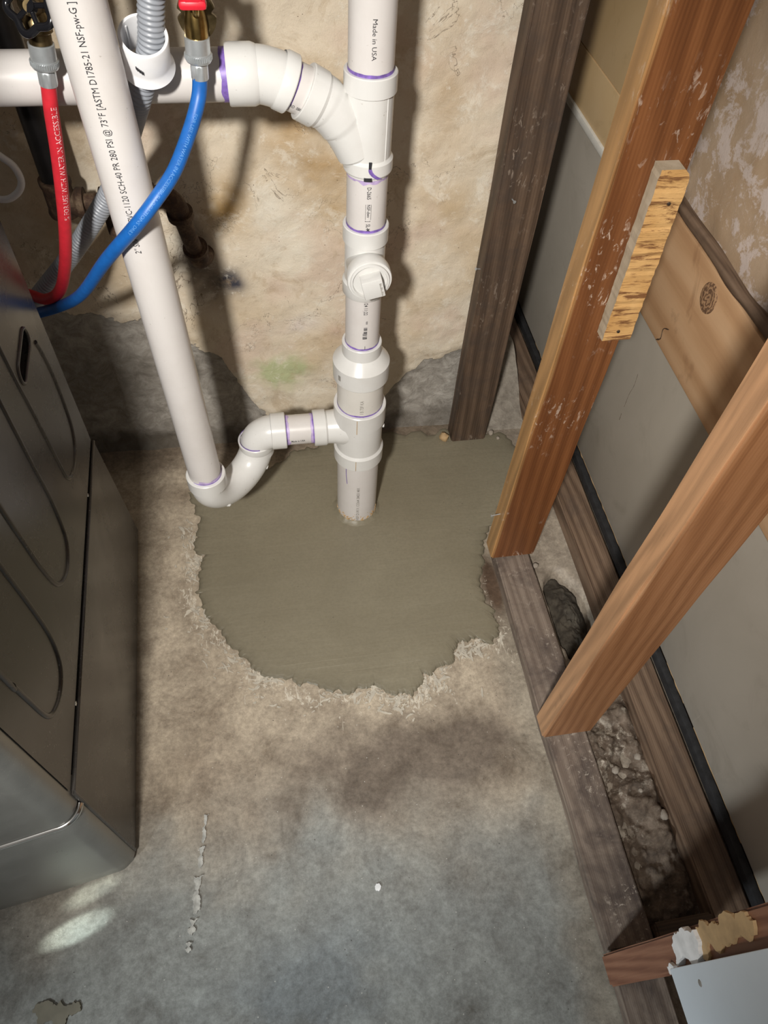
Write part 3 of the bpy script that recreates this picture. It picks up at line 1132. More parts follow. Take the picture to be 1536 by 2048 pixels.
# trowelled-off cement dried in streaks round the patch
def smears():
    rnd = random.Random(21)
    vs, fs = [], []
    n = len(PATCH)
    segs = [i for i in range(n) if PATCH[i][1] < 0.03 and PATCH[i][0] < 0.25 and i < 40]
    for k in range(520):
        i = rnd.choice(segs)
        a, b = V(PATCH[i]), V(PATCH[(i+1) % n])
        t = (b-a).normalized()
        nrm = V((t.y, -t.x))
        p = a+(b-a)*rnd.random()
        if (p+nrm*0.01-V((0, -0.1))).length < (p-V((0, -0.1))).length:
            nrm = -nrm
        off = 0.002+rnd.expovariate(1/0.020)
        if off > 0.085:
            continue
        c = p+nrm*off
        if fbm(c.x, c.y, 31.0, 3, 9.0) < -0.10:
            continue
        L = rnd.uniform(0.003, 0.010) if rnd.random() < 0.72 else rnd.uniform(0.012, 0.032)
        w = L*rnd.uniform(0.10, 0.28) if L > 0.011 else L*rnd.uniform(0.25, 0.6)
        ang = math.atan2(t.y, t.x)+rnd.gauss(0.45, 0.45)
        bend = rnd.uniform(-1.6, 1.6)
        m = 7
        left, right = [], []
        for j in range(m+1):
            u = j/m-0.5
            aa = ang+bend*u*0.6
            q = c+V((math.cos(aa), math.sin(aa)))*L*u
            ww = w*(1-(2*u)**2)**0.5*rnd.uniform(0.5, 1.1)+0.0002
            d = V((-math.sin(aa), math.cos(aa)))*ww*0.5
            left.append(q+d)
            right.append(q-d)
        ring = left+right[::-1]
        k0 = len(vs)
        h = rnd.uniform(0.0012, 0.0022)
        vs += [V((q.x, q.y, -0.001)) for q in ring]+[V((q.x, q.y, h)) for q in ring]
        r = len(ring)
        for j in range(m):
            fs.append((k0+r+j, k0+r+j+1, k0+r+r-2-j, k0+r+r-1-j))
        for j in range(r):
            fs.append((k0+j, k0+(j+1) % r, k0+r+(j+1) % r, k0+r+j))
    o = link('cement_smears', vs, fs, M['smear'], None, smooth=False)
    o['kind'] = 'stuff'
    tag(o, 'pale dried cement smears on the floor around the wet patch', 'cement')


smears()

# small dried cement splat and paint marks near the front of the floor
def splat(name, label, cat, pts, mat, seed, h=0.0015, lev=3, amp=0.3):
    R = ragged(pts, lev, amp, seed)
    n = len(R)
    cx = sum(q.x for q in R)/n
    cy = sum(q.y for q in R)/n
    vs = [V((q.x-cx, q.y-cy, -0.002)) for q in R]+[V(((q.x-cx)*0.97, (q.y-cy)*0.97, h)) for q in R]
    tri = tessellate_polygon([[V((q.x, q.y, 0)) for q in R]])
    fs = [tuple(i+n for i in t) for t in tri]+[(i, (i+1) % n, n+(i+1) % n, n+i) for i in range(n)]
    o = link(name, vs, fs, mat, None, smooth=False)
    o.location = (cx, cy, 0.0018)
    return tag(o, label, cat)


splat('cement_splat', 'small brownish cement splat on the floor in front of the appliance', 'cement', [(-0.622, -0.893), (-0.606, -0.882), (-0.592, -0.889), (-0.58, -0.884), (-0.566, -0.892), (-0.552, -0.890), (-0.548, -0.902), (-0.566, -0.905), (-0.570, -0.918), (-0.584, -0.920), (-0.592, -0.908), (-0.612, -0.910)], M['splat'], 2, 0.0012)
splat('paint_fleck', 'single round white paint fleck on the grey floor', 'paint', [(-0.074, -0.797), (-0.068, -0.795), (-0.066, -0.803), (-0.071, -0.807), (-0.076, -0.803)], M['white_gypsum'], 5, 0.0012, 2)
STREAK = ['highest and narrowest mark of the broken pale paint line', 'second mark down in the broken pale paint line', 'third and longest mark in the broken pale paint line', 'fourth mark down in the broken pale paint line', 'lowest mark of the broken pale paint line on the floor']
for k, (x0, y0, x1, y1, w) in enumerate([(-0.355, -0.640, -0.362, -0.688, 0.009), (-0.363, -0.694, -0.368, -0.726, 0.011), (-0.369, -0.738, -0.377, -0.796, 0.017), (-0.378, -0.802, -0.384, -0.826, 0.016), (-0.386, -0.836, -0.388, -0.850, 0.012)]):
    n_ = 5
    L_ = [(x0+(x1-x0)*t/n_-w/2*(0.55+0.45*math.sin(1+t*2.1)), y0+(y1-y0)*t/n_) for t in range(n_+1)]
    R_ = [(x0+(x1-x0)*t/n_+w/2*(0.6+0.4*math.cos(t*1.7)), y0+(y1-y0)*t/n_) for t in range(n_+1)]
    splat('paint_streak', STREAK[k], 'paint', L_+R_[::-1], M['paint'], 30+k, 0.0008, 3, 0.22)['group'] = 'broken pale paint line on the floor'

# dirt heap between the plates
def dirt_pos(x, y):
    e = min(1, (x-0.358)/0.014, (0.467-x)/0.014)
    e = max(0.0, e)
    r = noise.ridged_multi_fractal(V((x*16, y*16, 2.0)), 1.0, 2.0, 4, 1.0, 2.0)
    z = 0.012+0.016*(r-1.0)*0.5+0.045*fbm(x, y, 1.0, 4, 17)+0.014*fbm(x, y, 6.0, 4, 55)
    z += 0.012*sstep(0.40, 0.365, x)*0 + 0.008*sstep(0.41, 0.46, x)
    fade = sstep(-0.935, -0.915, y)*sstep(-0.50, -0.56, y)
    z = z*(0.35+0.65*e)*fade-0.004*(1-fade)
    return (x, y, z), {}


dirt = grid_mesh('dirt_heap', [0.358+0.0033*k for k in range(34)], [-0.94+0.0035*k for k in range(128)], dirt_pos, M['dirt'], [])
dirt['kind'] = 'stuff'
tag(dirt, 'lumpy damp dirt and rubble between the floor plates', 'dirt')

for k, (x, y, s) in enumerate([(0.457, -0.765, 0.009), (0.452, -0.655, 0.007), (0.402, -0.672, 0.008), (0.432, -0.717, 0.004)]):
    bm = bmesh.new()
    bmesh.ops.create_icosphere(bm, subdivisions=2, radius=s)
    for v in bm.verts:
        v.co *= 1+0.45*noise.noise(v.co*140+V((k*5, 0, 0)))
        v.co.z *= 0.7
    bm.verts.index_update()
    z = dirt_pos(x, y)[0][2]
    o = link('rubble_lump', [v.co.copy() for v in bm.verts], [tuple(v.index for v in f.verts) for f in bm.faces], M['crumb'], None, angle=60)
    bm.free()
    o.location = (x, y, z+s*0.3)
    tag(o, ['pale stone touching the brown plate halfway along the dirt', 'rounded pale stone in the upper dirt close to the brown plate', 'flat pale lump in the upper dirt close to the dusty floor plate',
            'tiny pale pebble in the middle of the dirt'][k], 'stone', 'rubble lumps in the dirt')

# wet mortar lump in the hole


def mortar_pos(u, v):
    a = 2*math.pi*u
    r = v
    x = 0.417+0.044*r*math.cos(a)*(1+0.1*math.sin(3*a))
    y = -0.355+0.125*r*math.sin(a)
    z = -0.035+0.040*(1-r*r)+0.020*fbm(x, y, 3, 5, 26)+0.010*fbm(x, y, 8, 3, 80)
    return (x, y, z), {}


mo = grid_mesh('mortar_lump', [k/96 for k in range(97)], [0.02+0.98*k/40 for k in range(41)], mortar_pos, M['mortar'], [])
tag(mo, 'dark cracked lump of wet mortar in the hole behind the floor plate', 'mortar')


# grey cement fillet at the back of the cavity
def fillet_pos(x, y):
    z = 0.004+0.11*sstep(0.20, 0.42, y)+0.012*fbm(x, y, 1.5, 4, 14)*sstep(0.16, 0.24, y)
    if y < 0.205:
        z = -0.003
    return (x, y, z), {}


cf = grid_mesh('cement_fillet', [0.358+0.0055*k for k in range(21)], [0.20+0.008*k for k in range(56)], fillet_pos, M['cement_lt'], [])
tag(cf, 'sloping grey cement behind the weathered stud', 'cement')

# crumbs along the wall foot and stud base
for k, (x, y, s, lb) in enumerate([(0.249, 0.187, 0.012, 'yellowish broken lump at the foot of the weathered stud'), (0.388, 0.172, 0.005, 'small white crumb on wet concrete right of the weathered stud'), (0.372, 0.19, 0.007, 'brown crumb against the right side of the weathered stud'),
                                   (0.376, -0.213, 0.007, 'white crumb at the right foot of the stud with the plywood strip')]):
    bm = bmesh.new()
    bmesh.ops.create_icosphere(bm, subdivisions=2, radius=s)
    for v in bm.verts:
        v.co *= 1+0.5*noise.noise(v.co*120+V((k*9, 4, 0)))
    bm.verts.index_update()
    o = link('rubble_lump', [v.co.copy() for v in bm.verts], [tuple(v.index for v in f.verts) for f in bm.faces], M['kraft' if k == 0 else 'crumb'], None, angle=60)
    bm.free()
    o.location = (x, y, 0.004+s*0.6 + (0.0 if k < 3 else 0.0))
    tag(o, lb, 'rubble')

# ================================================================== DRAIN PIPES (one glued assembly)
stack = thing('drain_stack', 'white plastic drain stack with trap, branch and cleanout, glued together', 'pipe', (0, 0, 0))
R2, R3 = 0.03015, 0.04445
H2, H3 = 0.0355, 0.0515          # hub radii
FACE = V((CAM.x, CAM.y, 0.25))   # side of the stack that looks to the room


def band(par, org, axis, r, h, mat=None, seed=0, name='primer_ring', wob=0.5, seg=56, lift=0.0005):
    """thin film of primer round a pipe, uneven along its free edge"""
    o, a = V(org), V(axis).normalized()
    u = V((0, 0, 1)) if abs(a.z) < 0.9 else V((1, 0, 0))
    u = (u-a*u.dot(a)).normalized()
    w = a.cross(u)
    vs, fs = [], []
    for k in range(seg):
        t = 2*math.pi*k/seg
        d = (u*math.cos(t)+w*math.sin(t))*(r+lift)
        hh = h*(1+wob*noise.noise(V((math.cos(t)*2.2+seed*3, math.sin(t)*2.2, seed))) + 0.25*wob*noise.noise(V((math.cos(t)*9+seed, math.sin(t)*9, seed))))
        vs += [o+d-a*0.001, o+d+a*hh]
    for k in range(seg):
        b = (k+1) % seg
        fs.append((2*k, 2*b, 2*b+1, 2*k+1))
    return link(name, vs, fs, mat or M['purple'], par)


def pipe(org, axis, r, L, mat='pvc'):
    return G().lathe([(0, 0.0), (0, r), (L, r), (L, 0.0)], org, axis).build('pipe_section', M[mat], stack)


def hub_prof(z0, z1, rin, rh, lip=0.0016):
    """from low to high; open socket rim at the high end"""
    return [(z0, rin), (z0+0.0005, rh-lip), (z0+lip, rh), (z1-lip*0.8, rh), (z1, rh-lip*0.8), (z1, rin)]


# --- top 2 inch pipe
top_pipe = pipe((0, 0, 0.92), (0, 0, 1), R2, 1.5)
band(top_pipe, (0, 0, 0.9565), (0, 0, 1), R2, 0.0045, seed=1, wob=0.35)
dn = [V((0, 0, 2.0)), V((0, 0, 0.0))]
print_on('printed_text', 'Made in USA', dn, 2.0-1.024, R2, FACE, 0.0082, M['ink'], top_pipe, stretch=1.06, lat=0.0035, bold=0.0)
print_on('printed_text', 'VC ]', dn, 2.0-1.068, R2, FACE, 0.0082, M['ink'], top_pipe, lat=0.0035)

# --- wye fitting with branch sweeping to the left
wye_g = G()
wye_g.lathe(hub_prof(0.931, 0.957, R2*0.99, H2), seg=56)
wye_g.lathe([(0.822, 0.0), (0.822, 0.0318), (0.934, 0.0322), (0.934, 0.0)], seg=56)
wye_g.lathe([(0.8255, R2), (0.8258, H2-0.001), (0.828, H2), (0.8435, H2), (0.8475, 0.0318)], seg=56)
BR = smoothpath([(-0.082, 0, 0.9275), (-0.062, 0, 0.916), (-0.045, 0, 0.900), (-0.028, 0, 0.876), (-0.012, 0, 0.846), (-0.006, 0, 0.832)], 8)
wye_g.tube(BR, [0.0335]*10+[0.0325]*10+[0.031]*11+[0.028]*(len(BR)-31), 48)
d_br = V((0.020, 0, -0.0115)).normalized()
b0 = V((-0.0885, 0, 0.9312))
wye_g.lathe([(0, R2*0.98), (0.0, 0.0345), (0.0012, 0.0358), (0.022, 0.0358), (0.0265, 0.0335)], b0, d_br, 52)
# raised mould seam down the right side
ang = math.radians(-50)
wye_g.box((0.0312*math.cos(ang)-0.0008, 0.0312*math.sin(ang)-0.0016, 0.83), (0.0312*math.cos(ang)+0.0010, 0.0312*math.sin(ang)+0.0008, 0.932), 0.0004)
wye = wye_g.build('wye_fitting', M['fit'], stack, angle=24)

# short nipple + bend onto the horizontal branch
nip0 = V((-0.116, 0, 0.9445))
d_n = (b0-nip0).normalized()
nip = G().lathe([(-0.01, 0.0), (-0.01, R2), (0.05, R2), (0.05, 0.0)], nip0, d_n).build('pipe_section', M['pvc'], stack)
e_g = G()
EL = smoothpath([(-0.172, 0, 0.952), (-0.155, 0, 0.952), (-0.142, 0, 0.9515), (-0.128, 0, 0.948), (-0.118, 0, 0.9445), (-0.108, 0, 0.9395)], 6)
e_g.tube(EL, 0.0332, 48)
e_g.lathe([(-0.002, R2), (-0.002, 0.0345), (0, 0.0358), (0.030, 0.0358), (0.036, 0.0335)], (-0.1815, 0, 0.952), (1, 0, 0), 52)
rim_o = V((-0.1035, 0, 0.9388))
e_g.lathe([(0.0, R2), (0.0, 0.0346), (0.0014, 0.0358), (0.015, 0.0358), (0.019, 0.0335)], rim_o, -d_n, 52)
elb = e_g.build('elbow_fitting', M['fit'], stack)
band(nip, rim_o, d_n, R2, 0.0026, seed=3)
hp_text_path = [rim_o - d_n*0.02, rim_o+d_n*0.03]
print_on('printed_text', 'RO  080', hp_text_path, 0.0215, R2, V((-0.2, -1, -0.45)), 0.0075, M['ink'], nip, stretch=0.6)
hp = pipe((-0.165, 0, 0.952), (-1, 0, 0), R2, 1.9)
band(hp, (-0.1835, 0, 0.952), (-1, 0, 0), R2, 0.0075, seed=5, wob=0.35)

# --- pipe between wye and cleanout tee
mp = pipe((0, 0, 0.71), (0, 0, 1), R2, 0.13)
band(mp, (0, 0, 0.7390), (0, 0, 1), R2, 0.0042, seed=19, wob=0.4)
band(mp, (0, 0, 0.8262), (0, 0, -1), R2, 0.0030, seed=6, wob=0.9)
band(mp, (0, 0, 0.8250), (0, 0, -1), R2, 0.0085, M['lilac'], seed=8, wob=0.9, name='primer_wash', lift=0.00025)
print_on('printed_text', 'D-2665', dn, 2.0-0.8125, R2, FACE, 0.0085, M['ink'], mp, stretch=0.72, lat=0.0035)
print_on('printed_text', 'NSF-dwv', dn, 2.0-0.786, R2, FACE, 0.0068, M['ink'], mp, stretch=0.82, lat=0.0035)
print_on('printed_text', ']  SL-M', dn, 2.0-0.7600, R2, FACE, 0.0085, M['ink'], mp, stretch=0.70, lat=0.0035)


def patch_on_pipe(name, z0, z1, a0, a1, r, mat, par, lift=0.0006, skew=0.0, n=8, taper=1.0):
    vs, fs = [], []
    base = math.atan2(FACE.y, FACE.x)
    for i in range(n+1):
        t = i/n
        for j in range(5):
            w = 1+(taper-1)*t
            a = base+(a0+(a1-a0)*(0.5+(j/4-0.5)*w))/r+skew*t*t/r
            vs.append(V(((r+lift)*math.cos(a), (r+lift)*math.sin(a), z0+(z1-z0)*t)))
    for i in range(n):
        for j in range(4):
            fs.append((i*5+j, i*5+j+1, i*5+j+6, i*5+j+5))
    return link(name, vs, fs, mat, par)


# marker frame round the NSF stamp, purple drip and black marker stroke on the hub
for a0, a1 in ((-0.0012, -0.0008), (0.0068, 0.0072)):
    patch_on_pipe('stamp_line', 0.786, 0.7615, a0, a1, R2, M['ink'], mp)
patch_on_pipe('marker_stroke', 0.852, 0.8415, 0.0015, 0.0055, H2, M['ink'], wye, lift=0.0007)
patch_on_pipe('primer_drip', 0.8415, 0.8262, 0.0012, 0.0060, H2, M['purple'], wye, lift=0.0007, skew=0.014, taper=1.7)
patch_on_pipe('marker_stroke', 0.829, 0.8235, -0.0048, 0.0065, H2, M['ink'], wye, lift=0.0005)

# --- cleanout tee
tee_g = G()
tee_g.lathe(hub_prof(0.711, 0.739, R2*0.99, H2), seg=56)
tee_g.lathe([(0.618, 0.0), (0.618, 0.0318), (0.715, 0.0322), (0.715, 0.0)], seg=56)
tee_g.lathe([(0.6145, R2), (0.6155, H2-0.001), (0.617, H2), (0.638, H2), (0.6425, 0.0318)], seg=56)
CZ = 0.675
tee_g.lathe([(0.0, 0.031), (0.030, 0.0315), (0.034, 0.0335), (0.040, 0.0352), (0.055, 0.0355), (0.0575, 0.0345), (0.0575, 0.0300), (0.050, 0.0300), (0.050, 0.0)], (0, 0, CZ), (0, -1, 0), 56)
tee = tee_g.build('cleanout_tee', M['fit'], stack)
pl_g = G()
pl_g.lathe([(0.050, 0.0), (0.050, 0.0296), (0.0605, 0.0312), (0.0620, 0.0305), (0.0625, 0.0275), (0.0585, 0.0265), (0.058, 0.0)], (0, 0, CZ), (0, -1, 0), 56)
rotm = Matrix.Translation((0.003, 0, CZ-0.002)) @ Matrix.Rotation(math.radians(-14), 4, 'Y')
pl_g.box((-0.0165, -0.079, -0.0165), (0.0165, -0.054, 0.0165), 0.0018, rotm)
plug = pl_g.build('cleanout_plug', M['fit'], tee)
g = G()
for k in range(9):
    z = -0.0135+0.0026*k
    g.box((0.0105, -0.0795, z), (0.0105+0.0036*(0.55+0.45*((k*7) % 3)/2), -0.0789, z+0.0015), 0, rotm)
g.build('plug_marking', M['ink_faint'], plug, smooth=False)

# --- pipe to the reducer
rp = pipe((0, 0, 0.48), (0, 0, 1), R2, 0.145)
band(rp, (0, 0, 0.5080), (0, 0, 1), R2, 0.0040, seed=9)
print_on('printed_text', '/24 11:22', dn, 2.0-0.6120, R2, FACE, 0.0088, M['ink'], rp, stretch=0.78, lat=0.005)
print_on('printed_text', '***', dn, 2.0-0.5730, R2, FACE, 0.0085, M['ink'], rp, stretch=0.6, lat=0.006)
for k in range(12):
    if k in (3, 8):
        continue
    z = 0.5595-0.0021*k
    w = 0.0016 if k % 3 else 0.0011
    patch_on_pipe('barcode_bar', z, z-w, 0.0025 - (0.0015 if k > 5 else 0), 0.0085, R2, M['ink'], rp, n=1)
patch_on_pipe('printed_text', 0.519, 0.5115, 0.0052, 0.0060, R2, M['ink'], rp, n=1)

# --- reducer 2 to 3 inch
rd = G()
rd.lathe(hub_prof(0.478, 0.5085, R2*0.99, 0.0358), seg=56)
rd.lathe([(0.425, R3), (0.4255, 0.0512), (0.427, 0.0522), (0.4635, 0.0525), (0.4835, 0.0360), (0.485, 0.034)], seg=64)
red = rd.build('reducer_fitting', M['fit'], stack, angle=24)
lp3 = pipe((0, 0, 0.30), (0, 0, 1), R3, 0.14, 'grey_pvc')
band(lp3, (0, 0, 0.3530), (0, 0, 1), R3, 0.0038, seed=11)
upw = [V((0, 0, 0.0)), V((0, 0, 1.0))]
print_on('printed_text', 'I B 73F KA', upw, 0.362, R3, FACE, 0.0095, M['ink_faint'], lp3, stretch=0.85, lat=-0.004)
patch_on_pipe('reducer_stamp', 0.452, 0.440, -0.046, -0.040, 0.0524, M['ink_faint'], red, n=2)

# --- 3 inch sanitary tee with side inlet
st = G()
st.lathe(hub_prof(0.309, 0.3535, R3*0.99, H3), seg=64)
st.lathe([(0.20, 0.0), (0.20, 0.0468), (0.315, 0.0472), (0.315, 0.0)], seg=64)
st.lathe([(0.196, R3), (0.1965, H3-0.001), (0.198, H3), (0.229, H3), (0.2345, 0.0470)], seg=64)
AZ = 0.287
st.lathe([(0.02, 0.040), (0.040, 0.0375), (0.052, 0.0345), (0.066, 0.0335), (0.068, 0.0355), (0.0695, 0.0368), (0.092, 0.0368), (0.0935, 0.0355), (0.0935, R2)], (0, 0, AZ), (-1, 0, 0), 56)
st.tube(smoothpath([(-0.058, 0, AZ), (-0.040, 0, AZ-0.004), (-0.022, 0, AZ-0.022), (-0.012, 0, AZ-0.055)], 6), 0.031, 40)
st.lathe([(0.0, 0.0), (0.0, 0.0045), (0.003, 0.0045), (0.004, 0.003), (0.004, 0.0)], (0.046, -0.012, 0.292), (1, -0.2, 0), 16)
tee3 = st.build('sanitary_tee', M['fit'], stack, angle=26)
print_on('printed_text', '3x3x2', upw, 0.212, 0.0470, FACE, 0.009, M['ink_faint'], tee3, stretch=0.8, lat=-0.003)
patch_on_pipe('mould_line', 0.350, 0.312, -0.0045, -0.0032, H3, M['kraft'], tee3, n=2, lift=0.0003)
patch_on_pipe('mould_line', 0.228, 0.199, -0.0045, -0.0032, H3, M['kraft'], tee3, n=2, lift=0.0003)
bp_ = pipe((0, 0, -0.03), (0, 0, 1), R3, 0.24)
print_on('printed_text', 'NSF D.W.V. CO64 3M33 MX', upw, 0.012, R3, FACE, 0.0092, M['ink_faint'], bp_, stretch=1.08, lat=-0.003)
patch_on_pipe('marker_stroke', 0.190, 0.140, -0.026, -0.0245, R3, M['purple'], bp_, n=6, skew=0.003)
# dried mortar spatters at the foot of the pipe
g = G()
rnd = random.Random(5)
base = math.atan2(FACE.y, FACE.x)
for k in range(90):
    a = base+rnd.uniform(-1.5, 1.5)
    z = 0.008+abs(rnd.gauss(0, 0.010))
    s = rnd.uniform(0.0012, 0.0040)*(1.0 if z < 0.02 else 0.6)
    c = V((R3*math.cos(a), R3*math.sin(a), z))
    m = Matrix.Translation(c) @ Matrix.Rotation(a, 4, 'Z') @ Matrix.Rotation(rnd.uniform(0, 3), 4, 'X')
    g.box((-0.0012, -s, -s*0.35), (0.0011, s, s*0.35), 0.0005, m, 1)
sp = g.build('mortar_spatter', M['kraft'], bp_)
sp['kind'] = 'stuff'

# --- trap arm, bend, trap and standpipe
arm = pipe((-0.075, 0, AZ), (-1, 0, 0), R2, 0.09)
band(arm, (-0.0935, 0, AZ), (-1, 0, 0), R2, 0.0022, seed=12)
band(arm, (-0.0935, 0, AZ), (-1, 0, 0), R2, 0.0060, M['lilac'], seed=13, name='primer_wash', wob=0.6, lift=0.0003)
band(arm, (-0.1485, 0, AZ), (1, 0, 0), R2, 0.0022, seed=14)
band(arm, (-0.1485, 0, AZ), (1, 0, 0), R2, 0.0060, M['lilac'], seed=15, name='primer_wash', wob=0.6, lift=0.0003)
print_on('printed_text', 'Made in USA', [V((-0.17, 0, AZ)), V((-0.05, 0, AZ))], 0.030, R2, V((-0.1, -1.0, -0.05)), 0.0072, M['ink'], arm, stretch=0.72)
JX = -0.209
eb = G()
eb.lathe([(0, R2), (0, 0.0352), (0.0014, 0.0366), (0.028, 0.0366), (0.0295, 0.0345)], (-0.1485, 0, AZ), (-1, 0, 0), 52)
arc = [V((-0.172, 0, AZ))]+[V((JX+0.036-0.036*math.sin(t), 0, AZ-0.036+0.036*math.cos(t))) for t in [math.pi/2*k/10 for k in range(11)]]+[V((JX, 0, 0.235))]
eb.tube(arc, 0.0335, 44)
elbow2 = eb.build('elbow_fitting', M['fit'], stack)
SX, SY = -0.307, -0.100
A = V((SX, SY, 0))
B = V((JX, 0, 0))
mid, dv = (A+B)/2, (A-B)/2
hr = dv.length
ZC = 0.260
tg = G()
up_ = [V((SX, SY, ZC+0.02))]+[mid+dv*math.cos(t)+V((0, 0, ZC-0.84*hr*math.sin(t))) for t in [math.pi*k/24 for k in range(25)]]+[V((JX, 0, ZC+0.004))]
tg.tube(up_, 0.0335, 44)
tg.lathe(hub_prof(ZC+0.004, 0.296, R2*0.99, 0.0368, 0.0018), (SX, SY, 0), seg=56)
tg.lathe([(ZC-0.012, 0.033), (ZC-0.008, 0.0355), (ZC-0.006, 0.0362), (0.2675, 0.0366), (0.269, 0.0352), (0.269, 0.0325)], (JX, 0, 0), seg=56)
# little moulded lugs on the outside of the bend
side = V((0, 0, 1)).cross(dv.normalized())
if side.y > 0:
    side = -side
for t in (0.95, 2.35):
    c = mid+dv*math.cos(t)+V((0, 0, ZC-0.84*hr*math.sin(t)))
    outd = (c-mid-V((0, 0, ZC))).normalized()
    q = (outd*0.55+side*0.83).normalized()
    tg.lathe([(0.030, 0.0), (0.030, 0.0048), (0.0348, 0.0046), (0.0352, 0.003), (0.0335, 0.0028), (0.0335, 0.0)], c, q, 18)
trap = tg.build('trap_fitting', M['fit'], stack)
tp = [mid+dv*math.cos(t)+V((0, 0, ZC-0.84*hr*math.sin(t))) for t in [math.pi*k/24 for k in range(4, 21)]]
print_on('printed_text', 'PVC-DWV 2', tp, 0.060, 0.0335, side+V((0, 0, -0.85)), 0.0062, M['ink_faint'], trap, stretch=0.8)
band(elbow2, (JX, 0, 0.2685), (0, 0, 1), 0.0335, 0.0032, seed=16, wob=0.3)
SD = V((-0.021, 0, 1)).normalized()
sp_ = pipe((SX, SY, 0.262), SD, R2, 1.25)
band(sp_, (SX, SY, 0.2955), (0, 0, 1), R2, 0.0028, seed=17)
band(sp_, (SX, SY, 0.2955), (0, 0, 1), R2, 0.0085, M['lilac'], seed=18, name='primer_wash', lift=0.0003, wob=0.5)
spu = [V((SX, SY, 0.262))-SD*0.062, V((SX, SY, 0.262))+SD*1.2]
SF = V((CAM.x-SX, CAM.y-SY, 0))
print_on('printed_text', '2" Silv', spu, 0.791-0.2, R2, SF, 0.0112, M['ink'], sp_, stretch=0.8, lat=0.008, bold=0.0)
print_on('printed_text', 'PVC-1120 SCH-40 PR 280 PSI @ 73\u00b0F [ASTM D1785-21 NSF-pw-G ]  UPC', spu, 0.837-0.2, R2, SF, 0.0108, M['ink'], sp_, stretch=0.785, lat=0.006, bold=0.0)

# ================================================================== WATER HOSES, VALVES


def hose_fit(par, top, d):
    """zinc hose nut with knurled collar and crimped ferrule; top = upper end, d = direction of the hose"""
    g = G()
    g.lathe([(0.0, 0.0), (0.0, 0.0135), (0.0006, 0.0142), (0.0165, 0.0142), (0.017, 0.0150), (0.0235, 0.0153), (0.026, 0.0140), (0.0275, 0.0100), (0.0275, 0.0)], top, d, 40)
    nut = g.build('hose_nut', M['zinc'], par)
    k = G()
    dd = V(d).normalized()
    u = V((0, 1, 0))-dd*dd.y
    u.normalize()
    w = dd.cross(u)
    for i in range(40):
        a = 2*math.pi*i/40
        c = V(top)+dd*0.0203+(u*math.cos(a)+w*math.sin(a))*0.0153
        k.tube([c-dd*0.0025, c+dd*0.0025], 0.0007, 5)
    k.build('knurling', M['zinc'], nut)
    f = G()
    c0 = V(top)+dd*0.027
    prof = []
    seg = 48
    vs, fs = [], []
    for s, r in ((0.0, 0.0085), (0.002, 0.0098), (0.004, 0.0104), (0.0165, 0.0104), (0.018, 0.0098), (0.018, 0.0085)):
        for i in range(seg):
            a = 2*math.pi*i/seg
            rr = r*(1-0.07*(math.cos(a*8) > 0.4)) if 0.003 < s < 0.0175 else r
            vs.append(c0+dd*s+(u*math.cos(a)+w*math.sin(a))*rr)
    for j in range(5):
        for i in range(seg):
            b = (i+1) % seg
            fs.append((j*seg+i, j*seg+b, (j+1)*seg+b, (j+1)*seg+i))
    f.add(vs, fs)
    f.build('crimp_ferrule', M['zinc'], par)


HR = 0.0088
red_pts = [(-0.3885, -0.05, 0.968), (-0.3945, -0.05, 0.937), (-0.408, -0.04, 0.865), (-0.431, -0.02, 0.768), (-0.456, 0.0, 0.688), (-0.483, 0.02, 0.630), (-0.515, 0.04, 0.601), (-0.549, 0.07, 0.590), (-0.584, 0.085, 0.586), (-0.626, 0.08, 0.586), (-0.66, 0.04, 0.59), (-0.67, -0.045, 0.60)]
rh = thing('water_hose', 'red rubber water hose running behind the appliance', 'hose', (-0.388, -0.05, 0.60))
RO = V(rh.location)
rpth = smoothpath([V(p)-RO for p in red_pts], 10)
hose = G().tube(rpth, HR, 24).build('hose', M['red'], rh)
hose_fit(rh, V((-0.3835, -0.05, 1.010))-RO, (-0.055, 0, -0.5))
rtext = list(reversed(rpth))
tot = sum((b-a).length for a, b in zip(rpth[:-1], rpth[1:]))
print_on('printed_text', '% FOR USE WITH WATER IN ACCESSIBLE', rtext, tot-0.190, HR, V((0.45, -0.70, 0.45)), 0.0098, M['ink_white'], hose, stretch=0.93, bold=0.0, lift=0.0003)

blue_pts = [(-0.2132, -0.06, 0.985), (-0.2155, -0.062, 0.966), (-0.2205, -0.068, 0.950), (-0.233, -0.085, 0.927), (-0.256, -0.12, 0.897), (-0.283, -0.146, 0.874), (-0.315, -0.152, 0.842), (-0.368, -0.115, 0.773), (-0.440, -0.03, 0.657), (-0.506, 0.035, 0.586), (-0.570, 0.065, 0.551), (-0.628, 0.07, 0.538), (-0.66, 0.02, 0.535), (-0.67, -0.05, 0.535)]
bh = thing('water_hose', 'blue rubber water hose curving in front of the white standpipe', 'hose', (-0.2155, -0.06, 0.56))
BO = V(bh.location)
bpth = smoothpath([V(p)-BO for p in blue_pts], 10)
bhose = G().tube(bpth, HR, 24).build('hose', M['blue'], bh)
hose_fit(bh, V((-0.2110, -0.06, 1.019))-BO, (-0.03, 0, -0.5))
print_on('printed_text', 'FOR USE WITH WATER IN ACCESSIBLE LOCATIONS ONLY', bpth, 0.05, HR, V((0.35, -0.7, 0.65)), 0.0058, M['ink_bluewhite'], bhose, stretch=1.1, bold=0.00005, lift=0.0003)

